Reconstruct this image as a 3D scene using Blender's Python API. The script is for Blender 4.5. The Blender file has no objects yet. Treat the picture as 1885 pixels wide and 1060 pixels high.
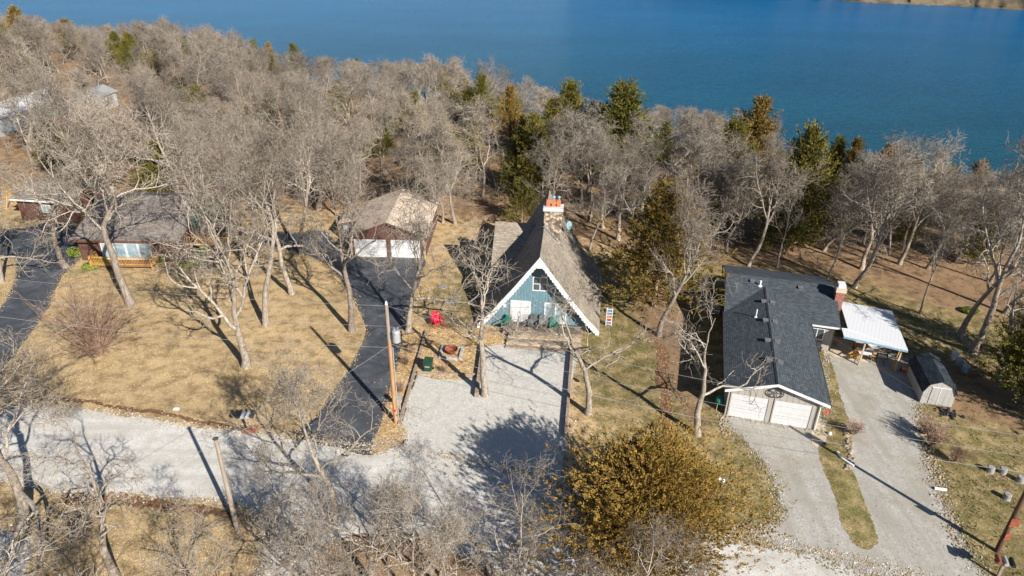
import bpy, math, random
import numpy as np
from mathutils import Vector, Matrix
from mathutils.geometry import tessellate_polygon
S = bpy.context.scene
col = S.collection
# ------------------------------------------------------------------ camera
F, PIT, ROL, CH = 1256., math.radians(27.9), math.radians(.9), 32.5
_f = np.array([0, math.cos(PIT), -math.sin(PIT)]); _r = np.array([1., 0, 0]); _u = np.cross(_r, _f)
_R = _r*math.cos(ROL)+_u*math.sin(ROL); _U = -_r*math.sin(ROL)+_u*math.cos(ROL)
cam = bpy.data.objects.new('camera', bpy.data.cameras.new('camera')); col.objects.link(cam)
M4 = Matrix.Identity(4)
for i in range(3):
    M4[i][0], M4[i][1], M4[i][2] = _R[i], _U[i], -_f[i]
M4[2][3] = CH
cam.matrix_world = M4
cam.data.sensor_width = 36; cam.data.lens = 36*F/1885; cam.data.clip_start = .5; cam.data.clip_end = 6000
S.camera = cam
# ------------------------------------------------------------------ light
SUN_EL = 31.4; SUN_DIR = Vector((-.595, .804, 0)).normalized()      # way the shadows fall
w = bpy.data.worlds.new('World'); S.world = w; w.use_nodes = True
nt = w.node_tree; sky = nt.nodes.new('ShaderNodeTexSky'); sky.sky_type = 'NISHITA'; sky.sun_disc = False
sky.sun_elevation = math.radians(SUN_EL); sky.sun_rotation = math.atan2(-SUN_DIR.x, -SUN_DIR.y)
sky.air_density = 1.0; sky.dust_density = .2; sky.ozone_density = 4
bg = nt.nodes['Background']; bg.inputs[1].default_value = .052; nt.links.new(sky.outputs[0], bg.inputs[0])
sl = bpy.data.lights.new('sun', 'SUN'); sl.energy = 4.9; sl.angle = math.radians(.5); sl.color = (1, .95, .87)
sun = bpy.data.objects.new('sun', sl); col.objects.link(sun)
d = Vector((SUN_DIR.x*math.cos(math.radians(SUN_EL)), SUN_DIR.y*math.cos(math.radians(SUN_EL)), -math.sin(math.radians(SUN_EL))))
sun.rotation_euler = d.to_track_quat('-Z', 'Y').to_euler()
S.view_settings.view_transform = 'Standard'; S.view_settings.look = 'None'
S.view_settings.exposure = .95; S.view_settings.gamma = 1; S.view_settings.use_curve_mapping = False
# ------------------------------------------------------------------ terrain height
WATER = -13.
SH = np.array([(-900, 780), (-330, 400), (-200, 322), (-55, 211), (15, 169), (53, 146), (66, 120), (84, 104), (150, 78), (320, 20), (900, -200)], float)
def shore_d(x, y):
    x = np.asarray(x, float); y = np.asarray(y, float); best = np.full(np.broadcast(x, y).shape, 1e9)
    for a, b in zip(SH[:-1], SH[1:]):
        ab = b-a; t = np.clip(((x-a[0])*ab[0]+(y-a[1])*ab[1])/(ab@ab), 0, 1)
        best = np.minimum(best, np.hypot(x-a[0]-t*ab[0], y-a[1]-t*ab[1]))
    ys = np.interp(x, SH[:, 0], SH[:, 1])
    return np.where(y < ys, best, -best)
def gh(x, y):
    dd = shore_d(x, y)
    t = np.clip(dd/42, 0, 1); rise = -13.3+13.3*(t*t*(3-2*t)*.45+.55*t)
    bump = (np.sin(x*.13+1)*np.sin(y*.11)*.5+np.sin(x*.31)*np.cos(y*.27)*.2)*np.clip((42-dd)/20, 0, 1)*np.clip(dd/8, 0, 1)
    return np.where(dd > 0, np.where(dd >= 42, 0, rise+bump), np.maximum(-13.3+dd*.3, -17))
def ray(px, py):
    return (px-942.5)/F*_R-(py-530)/F*_U+_f
def P(px, py, z=0):
    dr = ray(px, py); t = (z-CH)/dr[2]; return (t*dr[0], t*dr[1])
def G(px, py, h=0):                      # point whose top (height h over the ground) is seen at the pixel
    dr = ray(px, py); t = 8.
    while t < 900:
        p = np.array([0, 0, CH])+t*dr
        if p[2] <= float(gh(p[0], p[1]))+h: return float(p[0]), float(p[1])
        t += .25 if t < 150 else 1
    return float(p[0]), float(p[1])
# ------------------------------------------------------------------ helpers
def tag(o, label=None, cat=None, group=None, kind=None):
    if label: o['label'] = label
    if cat: o['category'] = cat
    if group: o['group'] = group
    if kind: o['kind'] = kind
    return o
def thing(name, label, cat, loc=(0, 0, 0), rz=0, group=None):
    o = bpy.data.objects.new(name, None); col.objects.link(o); o.location = loc; o.rotation_euler = (0, 0, rz)
    o.empty_display_size = .3
    return tag(o, label, cat, group)
def mesh_from(name, V, Fc, smooth=False, mats=(), uv=True, midx=None):
    me = bpy.data.meshes.new(name); V = np.asarray(V, np.float32)
    L = np.array([len(f) for f in Fc], np.int32); idx = np.fromiter((i for f in Fc for i in f), np.int32, int(L.sum()))
    me.vertices.add(len(V)); me.vertices.foreach_set('co', V.ravel())
    me.loops.add(len(idx)); me.loops.foreach_set('vertex_index', idx)
    st = np.zeros(len(L), np.int32); st[1:] = np.cumsum(L)[:-1]
    me.polygons.add(len(L)); me.polygons.foreach_set('loop_start', st); me.polygons.foreach_set('loop_total', L)
    me.update(calc_edges=True)
    me.polygons.foreach_set('use_smooth', np.full(len(L), smooth, bool))
    for m in mats: me.materials.append(m)
    if midx is not None: me.polygons.foreach_set('material_index', np.array(midx, np.int32))
    if uv:
        uvl = me.uv_layers.new(name='uv'); N = np.zeros(len(L)*3, np.float32); me.polygons.foreach_get('normal', N); N = N.reshape(-1, 3)
        T = np.stack([-N[:, 1], N[:, 0], np.zeros(len(N))], 1); ln = np.linalg.norm(T, axis=1)
        T[ln < .02] = (1, 0, 0); ln[ln < .02] = 1; T /= ln[:, None]; B = np.cross(N, T)
        Tl = np.repeat(T, L, 0); Bl = np.repeat(B, L, 0); pv = V[idx]
        uvl.data.foreach_set('uv', np.stack([(pv*Tl).sum(1), (pv*Bl).sum(1)], 1).astype(np.float32).ravel())
    me.validate(); return me
def mesh_q(name, V, Q, mat, smooth=False):       # fast all-quad (or all-tri) mesh from arrays
    V = np.asarray(V, np.float32); Q = np.asarray(Q, np.int32); n, k = Q.shape
    me = bpy.data.meshes.new(name); me.vertices.add(len(V)); me.vertices.foreach_set('co', V.ravel())
    me.loops.add(n*k); me.loops.foreach_set('vertex_index', Q.ravel())
    me.polygons.add(n); me.polygons.foreach_set('loop_start', np.arange(0, n*k, k, dtype=np.int32)); me.polygons.foreach_set('loop_total', np.full(n, k, np.int32))
    me.update(calc_edges=True)
    me.polygons.foreach_set('use_smooth', np.full(n, bool(smooth), bool))
    me.materials.append(mat); return me
def link(name, me, parent=None):
    o = bpy.data.objects.new(name, me); col.objects.link(o)
    if parent: o.parent = parent
    return o
class MB:
    def __init__(s): s.v = []; s.f = []
    def add(s, vs, fs):
        b = len(s.v); s.v += [tuple(map(float, p)) for p in vs]; s.f += [tuple(b+i for i in f) for f in fs]; return s
    def box(s, x0, x1, y0, y1, z0, z1, rz=0, c=None):
        vs = [(x, y, z) for z in (z0, z1) for x, y in ((x0, y0), (x1, y0), (x1, y1), (x0, y1))]
        if rz:
            c = c or ((x0+x1)/2, (y0+y1)/2); ca, sa = math.cos(rz), math.sin(rz)
            vs = [(c[0]+(x-c[0])*ca-(y-c[1])*sa, c[1]+(x-c[0])*sa+(y-c[1])*ca, z) for x, y, z in vs]
        return s.add(vs, [(3, 2, 1, 0), (4, 5, 6, 7), (0, 1, 5, 4), (1, 2, 6, 5), (2, 3, 7, 6), (3, 0, 4, 7)])
    def ext(s, poly, vec):                       # polygon (3D points) pushed along vec
        n = len(poly); a = [tuple(p) for p in poly]; b = [tuple(p[i]+vec[i] for i in range(3)) for p in poly]
        nr = sum((Vector(poly[i]).cross(Vector(poly[(i+1) % n])) for i in range(n)), Vector())
        fl = nr.dot(Vector(vec)) > 0
        f0, f1 = tuple(range(n)), tuple(range(n, 2*n))
        sd = [(i, (i+1) % n, n+(i+1) % n, n+i) for i in range(n)]
        if fl: f0 = f0[::-1]
        else: f1 = f1[::-1]; sd = [q[::-1] for q in sd]
        return s.add(a+b, [f0, f1]+sd)
    def cyl(s, p0, p1, r0, r1=None, n=10, cap=True):
        r1 = r0 if r1 is None else r1; p0 = Vector(p0); p1 = Vector(p1); t = (p1-p0).normalized()
        a = t.orthogonal().normalized(); b = t.cross(a); vs = []
        for p, r in ((p0, r0), (p1, r1)):
            for k in range(n):
                an = 2*math.pi*k/n; vs.append(p+a*math.cos(an)*r+b*math.sin(an)*r)
        fs = [(k, (k+1) % n, n+(k+1) % n, n+k) for k in range(n)]
        if cap: fs += [tuple(range(n))[::-1], tuple(range(n, 2*n))]
        return s.add(vs, fs)
    def path(s, pts, r, n=6):
        for a, b in zip(pts[:-1], pts[1:]): s.cyl(a, b, r, r, n)
        return s
    def lathe(s, c, prof, n=14):
        vs = [(c[0]+r*math.cos(2*math.pi*k/n), c[1]+r*math.sin(2*math.pi*k/n), c[2]+z) for r, z in prof for k in range(n)]
        fs = [(i*n+k, i*n+(k+1) % n, (i+1)*n+(k+1) % n, (i+1)*n+k) for i in range(len(prof)-1) for k in range(n)]
        fs += [tuple(range(n))[::-1], tuple(range((len(prof)-1)*n, len(prof)*n))]
        return s.add(vs, fs)
    def build(s, name, m, parent=None, smooth=False, bevel=0):
        o = link(name, mesh_from(name, s.v, s.f, smooth, (m,)), parent)
        if bevel:
            b = o.modifiers.new('b', 'BEVEL'); b.width = bevel; b.segments = 2; b.limit_method = 'ANGLE'
        return o
# ------------------------------------------------------------------ materials
def newmat(name):
    m = bpy.data.materials.new(name); m.use_nodes = True; n = m.node_tree; return m, n, n.nodes['Principled BSDF']
def N(n, t, **k):
    o = n.nodes.new(t)
    for a, b in k.items():
        if a.startswith('_'): setattr(o, a[1:], b)
        else: o.inputs[a].default_value = b
    return o
def ramp(n, fac, stops):
    r = n.nodes.new('ShaderNodeValToRGB'); e = r.color_ramp.elements
    while len(e) < len(stops): e.new(.5)
    for q, (p, c) in zip(e, stops): q.position = p; q.color = (*c, 1) if len(c) == 3 else c
    n.links.new(fac, r.inputs[0]); return r.outputs[0]
def mix(n, fac, a, b, mode='MIX'):
    m = n.nodes.new('ShaderNodeMix'); m.data_type = 'RGBA'; m.blend_type = mode
    for s_, v in ((m.inputs[0], fac), (m.inputs[6], a), (m.inputs[7], b)):
        if hasattr(v, 'links') or hasattr(v, 'is_linked'): n.links.new(v, s_)
        else: s_.default_value = (*v, 1) if isinstance(v, tuple) and len(v) == 3 else v
    return m.outputs[2]
def coord(n, kind='Object', sc=(1, 1, 1)):
    t = n.nodes.new('ShaderNodeTexCoord'); mp = N(n, 'ShaderNodeMapping'); mp.inputs['Scale'].default_value = sc
    n.links.new(t.outputs[kind], mp.inputs[0]); return mp.outputs[0]
def noise(n, vec, scale, detail=4, rough=.55, dist=0):
    o = N(n, 'ShaderNodeTexNoise', Scale=scale, Detail=detail, Roughness=rough, Distortion=dist); n.links.new(vec, o.inputs['Vector']); return o.outputs[0]
def bump(n, h, bs, strength=.5, dist=.05):
    b = N(n, 'ShaderNodeBump', Strength=strength, Distance=dist); n.links.new(h, b.inputs['Height']); n.links.new(b.outputs[0], bs.inputs['Normal']); return b
def mnoise(name, c1, c2, scale=3, rough=.8, bs_=.4, bd=.02, sc=(1, 1, 1), detail=5, kind='Object', lo=.3, hi=.7, spec=.3, metal=0):
    m, n, b = newmat(name); v = coord(n, kind, sc); f = noise(n, v, scale, detail)
    n.links.new(ramp(n, f, [(lo, c1), (hi, c2)]), b.inputs['Base Color'])
    b.inputs['Roughness'].default_value = rough; b.inputs['Specular IOR Level'].default_value = spec; b.inputs['Metallic'].default_value = metal
    if bs_: bump(n, f, b, bs_, bd)
    return m
def msiding(name, c1, c2, pitch=.3, groove=.06, horiz=False, rough=.75, depth=.02):
    m, n, b = newmat(name); v = coord(n, 'UV'); sp = n.nodes.new('ShaderNodeSeparateXYZ'); n.links.new(v, sp.inputs[0])
    dv = N(n, 'ShaderNodeMath', _operation='DIVIDE'); dv.inputs[1].default_value = pitch; n.links.new(sp.outputs[1 if horiz else 0], dv.inputs[0])
    fr = N(n, 'ShaderNodeMath', _operation='FRACT'); n.links.new(dv.outputs[0], fr.inputs[0])
    g = ramp(n, fr.outputs[0], [(0, (0, 0, 0)), (groove, (1, 1, 1)), (1-groove, (1, 1, 1)), (1, (0, 0, 0))])
    f = noise(n, coord(n, 'Object', (6, 6, .8)), 2, 5)
    c = ramp(n, f, [(.3, c1), (.7, c2)])
    n.links.new(mix(n, 1., mix(n, g, (.55, .55, .55), (1, 1, 1)), c, 'MULTIPLY'), b.inputs['Base Color'])
    b.inputs['Roughness'].default_value = rough; bump(n, g, b, .6, depth); return m
def mshingle(name, cols, bw=.33, bh=.16, mortar=.012, mcol=.35, rough=.92, big=.25, stone=False):
    m, n, b = newmat(name); v = coord(n, 'UV')
    t = N(n, 'ShaderNodeTexBrick', Scale=1.); t.inputs['Brick Width'].default_value = bw; t.inputs['Row Height'].default_value = bh
    t.inputs['Mortar Size'].default_value = mortar; t.inputs['Mortar Smooth'].default_value = .3
    t.inputs['Color1'].default_value = (0, 0, 0, 1); t.inputs['Color2'].default_value = (1, 1, 1, 1); t.inputs['Mortar'].default_value = (.4, .4, .4, 1); n.links.new(v, t.inputs['Vector'])
    c = ramp(n, t.outputs[0], [(i/(len(cols)-1), q) for i, q in enumerate(cols)])
    g = noise(n, coord(n), 26, 3); c = mix(n, 1., c, ramp(n, g, [(.25, (.86, .86, .86)), (.75, (1.13, 1.13, 1.13))]), 'MULTIPLY')
    g2 = noise(n, coord(n, 'Object', (1, 1, .4)), .6, 4); c = mix(n, 1., c, ramp(n, g2, [(.3, (1-big, 1-big, 1-big)), (.7, (1+big*.5, 1+big*.5, 1+big*.5))]), 'MULTIPLY')
    c = mix(n, t.outputs[1], c, (mcol*.3, mcol*.28, mcol*.25)) if stone else mix(n, 1., c, mix(n, t.outputs[1], (1, 1, 1), (mcol, mcol, mcol)), 'MULTIPLY')
    n.links.new(c, b.inputs['Base Color']); b.inputs['Roughness'].default_value = rough; b.inputs['Specular IOR Level'].default_value = .2
    inv = N(n, 'ShaderNodeMath', _operation='SUBTRACT'); inv.inputs[0].default_value = 1; n.links.new(t.outputs[1], inv.inputs[1]); bump(n, inv.outputs[0], b, .5, .012 if not stone else .05); return m
def mgravel(name, c1, c2, c3, sc=9, dirt=(.30, .25, .18), dlo=.55, dhi=.75, track=0.):
    m, n, b = newmat(name); v = coord(n)
    vo = N(n, 'ShaderNodeTexVoronoi', Scale=float(sc), Randomness=1.); n.links.new(v, vo.inputs['Vector'])
    sp = n.nodes.new('ShaderNodeSeparateColor'); n.links.new(vo.outputs['Color'], sp.inputs[0])
    c = ramp(n, sp.outputs[0], [(0, c1), (.3, c2), (.7, c2), (1, c3)])
    f = noise(n, v, .35, 7, .65); c = mix(n, ramp(n, f, [(dlo, (0, 0, 0)), (dhi, (.8, .8, .8))]), c, dirt)
    f2 = noise(n, v, 1.7, 6, .65); c = mix(n, 1., c, ramp(n, f2, [(.3, (.87, .87, .87)), (.7, (1.07, 1.07, 1.06))]), 'MULTIPLY')
    f3 = noise(n, v, 5, 4, .7); c = mix(n, ramp(n, f3, [(.66, (0, 0, 0)), (.74, (.75, .75, .75))]), c, (.20, .14, .09))
    if track:
        f4 = noise(n, coord(n, 'Object', (.12, 1.0, 1)) if track == 1 else coord(n, 'Object', (1.1, .12, 1)), 1.2, 4, .5); c = mix(n, ramp(n, f4, [(.42, (0, 0, 0)), (.62, (.6, .6, .6))]), c, (c2[0]*.72, c2[1]*.70, c2[2]*.66))
    n.links.new(c, b.inputs['Base Color']); b.inputs['Roughness'].default_value = .9; b.inputs['Specular IOR Level'].default_value = .2
    bump(n, vo.outputs['Distance'], b, .25, .02); return m
M = {}
def ground_mat():
    m, n, b = newmat('ground'); v = coord(n)
    at = n.nodes.new('ShaderNodeVertexColor'); at.layer_name = 'cover'; sp = n.nodes.new('ShaderNodeSeparateColor'); n.links.new(at.outputs[0], sp.inputs[0])
    fine = noise(n, v, 7, 6, .7); med = noise(n, v, .9, 6, .62); big = noise(n, v, .14, 5, .6); st = noise(n, coord(n, 'Object', (1, 2.5, 1)), 18, 3, .6)
    tan = ramp(n, fine, [(.28, (.26, .17, .085)), (.5, (.48, .35, .195)), (.7, (.66, .515, .31))])
    tan = mix(n, ramp(n, med, [(.44, (0, 0, 0)), (.62, (.8, .8, .8))]), tan, mix(n, fine, (.13, .085, .04), (.36, .26, .14)))
    olive = ramp(n, fine, [(.28, (.06, .055, .02)), (.5, (.15, .13, .05)), (.72, (.32, .26, .125))])
    leaf = ramp(n, st, [(.3, (.08, .046, .026)), (.5, (.25, .155, .092)), (.7, (.46, .32, .20))]); leaf = mix(n, ramp(n, med, [(.5, (0, 0, 0)), (.66, (.7, .7, .7))]), leaf, (.055, .045, .022))
    def thr(chan, nz, a=.5):
        ad = N(n, 'ShaderNodeMath', _operation='ADD'); n.links.new(chan, ad.inputs[0]); n.links.new(nz, ad.inputs[1])
        return ramp(n, ad.outputs[0], [(.80, (0, 0, 0)), (1.0, (0, 0, 0)), (1.001, (.1, .1, .1))]) if 0 else ad.outputs[0]
    def cl(x, lo, hi):
        mr = N(n, 'ShaderNodeMapRange'); mr.inputs[1].default_value = lo; mr.inputs[2].default_value = hi; n.links.new(x, mr.inputs[0]); return mr.outputs[0]
    c = mix(n, cl(thr(sp.outputs[1], med), .75, 1.15), tan, olive)
    c = mix(n, cl(thr(sp.outputs[0], med), .8, 1.1), c, leaf)
    gr = mix(n, cl(big, .55, .7), (0, 0, 0), (1, 1, 1)); c = mix(n, cl(thr(sp.outputs[2], big), .85, 1.15), c, (.10, .13, .03))
    c = mix(n, 1., c, ramp(n, big, [(.3, (.78, .77, .74)), (.7, (1.15, 1.13, 1.10))]), 'MULTIPLY')
    n.links.new(c, b.inputs['Base Color']); b.inputs['Roughness'].default_value = .95; b.inputs['Specular IOR Level'].default_value = .1
    ad = N(n, 'ShaderNodeMath', _operation='ADD'); n.links.new(fine, ad.inputs[0]); n.links.new(st, ad.inputs[1]); bump(n, ad.outputs[0], b, .7, .07); return m
M['ground'] = ground_mat()
M['gravel_white'] = mgravel('white gravel', (.36, .34, .305), (.45, .43, .39), (.54, .52, .48), 12, (.36, .32, .26), .58, .85)
M['gravel_grey'] = mgravel('grey gravel', (.29, .27, .24), (.365, .345, .31), (.44, .42, .385), 13, (.26, .22, .155), .48, .72, 2)
M['road'] = mgravel('packed gravel road', (.45, .43, .395), (.52, .50, .465), (.60, .58, .545), 12, (.33, .29, .235), .48, .75, 1)
M['mulch'] = mgravel('tan bed', (.20, .11, .045), (.42, .28, .13), (.62, .46, .27), 7, (.16, .10, .045), .52, .75)
M['leaflit'] = mgravel('leaf drift', (.06, .03, .015), (.17, .09, .045), (.34, .21, .12), 8, (.10, .06, .03), .5, .7)
def asphalt():
    m, n, b = newmat('asphalt'); v = coord(n); f = noise(n, v, .5, 6, .6, .6); g = noise(n, v, 30, 3)
    c = ramp(n, f, [(.3, (.03, .034, .041)), (.5, (.05, .055, .064)), (.62, (.075, .082, .093)), (.78, (.15, .155, .165))]); vo = N(n, 'ShaderNodeTexVoronoi', Scale=.55, _feature='DISTANCE_TO_EDGE'); ds_ = noise(n, v, 2.5, 4); n.links.new(mix(n, .12, v, ds_), vo.inputs['Vector']); c = mix(n, 1., c, ramp(n, vo.outputs[0], [(0, (.45, .45, .45)), (.02, (1, 1, 1))]), 'MULTIPLY'); c = mix(n, ramp(n, noise(n, v, 6, 4, .7), [(.68, (0, 0, 0)), (.74, (.7, .7, .7))]), c, (.17, .12, .07))
    c = mix(n, 1., c, ramp(n, g, [(.3, (.75, .75, .75)), (.7, (1.2, 1.2, 1.2))]), 'MULTIPLY'); n.links.new(c, b.inputs['Base Color']); b.inputs['Roughness'].default_value = .8; bump(n, g, b, .3, .01); return m
M['asphalt'] = asphalt()
M['concrete'] = mnoise('concrete', (.36, .28, .19), (.56, .47, .36), 1.2, .85, .2, .01)
def bark(name, c1, c2, c3):
    m, n, b = newmat(name); v = coord(n, 'Object', (1, 1, .35)); f = noise(n, v, 9, 5, .65); g = noise(n, coord(n), 1.4, 4)
    c = ramp(n, f, [(.28, c1), (.5, c2), (.75, c3)]); c = mix(n, ramp(n, g, [(.52, (0, 0, 0)), (.72, (.4, .4, .4))]), c, (.24, .225, .14)); oi = n.nodes.new('ShaderNodeObjectInfo'); c = mix(n, 1., c, ramp(n, oi.outputs['Random'], [(0, (.72, .68, .66)), (.5, (1, .98, .95)), (1, (1.22, 1.17, 1.1))]), 'MULTIPLY')
    n.links.new(c, b.inputs['Base Color']); b.inputs['Roughness'].default_value = .9; b.inputs['Specular IOR Level'].default_value = .15; bump(n, f, b, .8, .03); return m
M['bark'] = bark('pale oak bark', (.10, .08, .065), (.25, .215, .18), (.42, .37, .32))
M['limb'] = bark('pale limb bark', (.12, .10, .085), (.29, .26, .225), (.50, .46, .41))
M['twig'] = bark('twig bark', (.10, .08, .065), (.205, .178, .15), (.37, .33, .29))
M['redtwig'] = bark('reddish twig', (.16, .09, .06), (.28, .19, .14), (.40, .30, .24))
M['cedarbark'] = bark('cedar bark', (.10, .06, .04), (.24, .16, .11), (.40, .29, .21))
def foliage(name, stops, nsc=.6, iw=.45):
    m, n, b = newmat(name); ge = n.nodes.new('ShaderNodeNewGeometry'); f = noise(n, coord(n), nsc, 4, .6)
    ad = N(n, 'ShaderNodeMath', _operation='MULTIPLY_ADD'); n.links.new(ge.outputs['Random Per Island'], ad.inputs[0]); ad.inputs[1].default_value = iw; n.links.new(f, ad.inputs[2])
    oi = n.nodes.new('ShaderNodeObjectInfo'); a2 = N(n, 'ShaderNodeMath', _operation='MULTIPLY_ADD'); n.links.new(oi.outputs['Random'], a2.inputs[0]); a2.inputs[1].default_value = .18; n.links.new(ad.outputs[0], a2.inputs[2])
    n.links.new(ramp(n, a2.outputs[0], stops), b.inputs['Base Color']); b.inputs['Roughness'].default_value = .8; b.inputs['Specular IOR Level'].default_value = .15
    return m
M['cedar'] = foliage('olive cedar foliage', [(.28, (.022, .034, .009)), (.55, (.085, .09, .017)), (.88, (.17, .14, .028)), (1.1, (.27, .18, .045))], 1.6, .25)
M['bronze'] = foliage('bronze cedar foliage', [(.28, (.034, .04, .009)), (.5, (.11, .088, .017)), (.7, (.21, .135, .029)), (.92, (.32, .195, .05))], 1.3, .22)
M['greenbush'] = foliage('green bush foliage', [(.35, (.05, .08, .015)), (.7, (.13, .17, .03)), (1, (.25, .28, .06))])
M['water'] = None
def watermat():
    m, n, b = newmat('water'); v = coord(n)
    g1 = noise(n, coord(n, 'Object', (.45, 1, 1)), .22, 5, .65); g2 = noise(n, coord(n, 'Object', (.6, 1.4, 1)), .8, 4, .7); g3 = noise(n, coord(n, 'Object', (1, 2.2, 1)), .012, 4, .6)
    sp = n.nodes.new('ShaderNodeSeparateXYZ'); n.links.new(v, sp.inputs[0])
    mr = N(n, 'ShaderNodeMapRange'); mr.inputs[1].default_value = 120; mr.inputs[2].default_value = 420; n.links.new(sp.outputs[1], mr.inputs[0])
    c = mix(n, mr.outputs[0], (.006, .058, .088), (.002, .092, .225))       # sky reflection painted into the colour: teal near the bank, bluer farther out
    c = mix(n, 1., c, ramp(n, g3, [(.35, (.88, .9, .92)), (.65, (1.1, 1.08, 1.06))]), 'MULTIPLY')
    c = mix(n, 1., c, ramp(n, g2, [(.3, (.72, .76, .8)), (.7, (1.35, 1.28, 1.2))]), 'MULTIPLY')
    n.links.new(c, b.inputs['Base Color']); b.inputs['Roughness'].default_value = .22; b.inputs['IOR'].default_value = 1.33; b.inputs['Specular IOR Level'].default_value = .11
    ad = N(n, 'ShaderNodeMath', _operation='ADD'); n.links.new(g1, ad.inputs[0]); n.links.new(g2, ad.inputs[1]); bump(n, ad.outputs[0], b, .8, .8); return m
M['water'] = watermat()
M['tanshingle'] = mshingle('weathered tan shingles', [(.215, .18, .14), (.275, .233, .185), (.335, .29, .235)], .33, .17)
M['slate'] = mshingle('dark slate shingles', [(.042, .052, .062), (.058, .070, .081), (.078, .092, .104)], .33, .16, big=.12)
M['brownroof'] = mshingle('grey brown shingles', [(.15, .128, .112), (.20, .172, .152), (.26, .225, .20)], .33, .17)
M['beigeroof'] = mshingle('beige shingles', [(.46, .36, .27), (.545, .44, .34), (.61, .505, .405)], .33, .17, mcol=.6)
M['bluesiding'] = msiding('blue board siding', (.085, .165, .205), (.125, .22, .265), .28, .07)
M['brownsiding'] = msiding('brown board siding', (.075, .032, .024), (.125, .058, .042), .3, .06)
M['tansiding'] = msiding('taupe board siding', (.28, .255, .225), (.36, .33, .295), .42, .06, depth=.03)
M['shedsiding'] = msiding('pale shed siding', (.30, .285, .265), (.38, .36, .335), .4, .04)
M['white'] = mnoise('white paint', (.55, .55, .55), (.66, .66, .66), 2, .55, .1, .004)
M['doorwhite'] = msiding('white panel door', (.47, .47, .47), (.54, .54, .54), .53, .03, True, .5, .015)
M['oldwhite'] = mnoise('stained white', (.36, .36, .37), (.58, .58, .58), 1.1, .6, .1, .004)
M['metalroof'] = msiding('white ribbed metal', (.52, .53, .55), (.58, .59, .60), .3, .04, True, .4, .01)
M['glass'] = mnoise('window glass', (.02, .03, .035), (.07, .09, .10), .8, .05, 0, spec=.8)
M['paleglass'] = mnoise('pale reflecting glass', (.16, .24, .27), (.33, .42, .45), 1.1, .08, 0, spec=.8)
M['greenglass'] = mnoise('green reflecting glass', (.035, .075, .05), (.12, .20, .16), 1.1, .08, 0, spec=.8)
M['stone'] = mshingle('chimney stone', [(.11, .08, .055), (.25, .19, .135), (.42, .34, .26)], .36, .24, .04, 1.0, stone=True)
def mstone():
    m, n, b = newmat('field stone'); v = coord(n, 'UV'); vo = N(n, 'ShaderNodeTexVoronoi', Scale=3.2); n.links.new(v, vo.inputs['Vector']); ve = N(n, 'ShaderNodeTexVoronoi', Scale=3.2, _feature='DISTANCE_TO_EDGE'); n.links.new(v, ve.inputs['Vector'])
    sp = n.nodes.new('ShaderNodeSeparateColor'); n.links.new(vo.outputs['Color'], sp.inputs[0]); c = ramp(n, sp.outputs[0], [(0, (.10, .07, .05)), (.5, (.27, .20, .14)), (1, (.48, .40, .31))])
    c = mix(n, 1., c, ramp(n, ve.outputs[0], [(0, (.3, .28, .25)), (.07, (1, 1, 1))]), 'MULTIPLY'); n.links.new(c, b.inputs['Base Color']); b.inputs['Roughness'].default_value = .9; bump(n, ve.outputs[0], b, .8, .06); return m
M['stone'] = mstone()
M['brick'] = mshingle('red brick', [(.20, .05, .035), (.30, .08, .055), (.40, .13, .09)], .22, .075, .01, 1.2, stone=True)
M['clay'] = mnoise('clay flue', (.42, .12, .045), (.55, .18, .07), 4, .8)
M['flash'] = mnoise('blue grey flashing', (.16, .27, .33), (.25, .38, .45), 3, .5)
M['darkmetal'] = mnoise('dark metal', (.025, .025, .027), (.06, .06, .06), 6, .5)
M['greymetal'] = mnoise('grey metal', (.30, .31, .32), (.44, .45, .46), 4, .45, metal=.3)
M['timber'] = mnoise('weathered timber', (.15, .11, .08), (.36, .29, .22), 3, .9, .6, .02, (1, 1, 4))
M['paletimber'] = mnoise('pale landscape timber', (.30, .23, .15), (.52, .43, .31), 2.5, .9, .5, .02)
M['yellowwood'] = mnoise('golden stained wood', (.36, .19, .045), (.55, .32, .09), 3, .7)
M['deckbrown'] = msiding('brown deck boards', (.16, .075, .045), (.25, .13, .08), .14, .08)
M['poleorange'] = mnoise('orange treated pole', (.26, .13, .055), (.44, .26, .13), 3, .8, .4, .01, (3, 3, .3))
M['polegrey'] = mnoise('grey weathered pole', (.19, .15, .115), (.33, .275, .225), 3, .85, .4, .01, (3, 3, .3))
M['polebrown'] = mnoise('dark brown pole', (.07, .035, .022), (.14, .075, .05), 3, .85, .4, .01, (3, 3, .3))
M['rust'] = mnoise('rusty plate', (.14, .04, .02), (.28, .09, .045), 6, .8)
M['binplastic'] = mnoise('dark green plastic', (.012, .045, .025), (.02, .07, .04), 4, .5)
M['greenplastic'] = mnoise('green resin', (.015, .13, .09), (.025, .18, .13), 4, .5)
M['red'] = mnoise('bright red', (.62, .012, .04), (.75, .02, .07), 5, .5)
M['blue'] = mnoise('bright blue', (.01, .18, .55), (.02, .30, .70), 5, .4)
M['teal'] = mnoise('teal', (.10, .22, .26), (.16, .28, .32), 5, .5)
M['greywood'] = mnoise('grey adirondack wood', (.10, .10, .10), (.20, .195, .185), 5, .85)
M['firestone'] = mnoise('grey block', (.27, .26, .24), (.42, .41, .38), 5, .9)
M['rock'] = mnoise('pale rock', (.16, .12, .08), (.42, .34, .25), 4, .9, .5, .03)
M['stump'] = mnoise('weathered block', (.17, .16, .15), (.32, .30, .28), 6, .9)
M['ventgrey'] = mnoise('roof vent grey', (.09, .09, .09), (.16, .155, .15), 6, .8)
M['darkslate'] = mshingle('very dark slate shingles', [(.018, .026, .033), (.03, .04, .05), (.045, .056, .068)], .33, .16, big=.1)
M['whitepvc'] = mnoise('white pvc', (.72, .72, .76), (.82, .82, .85), 4, .4)
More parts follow.
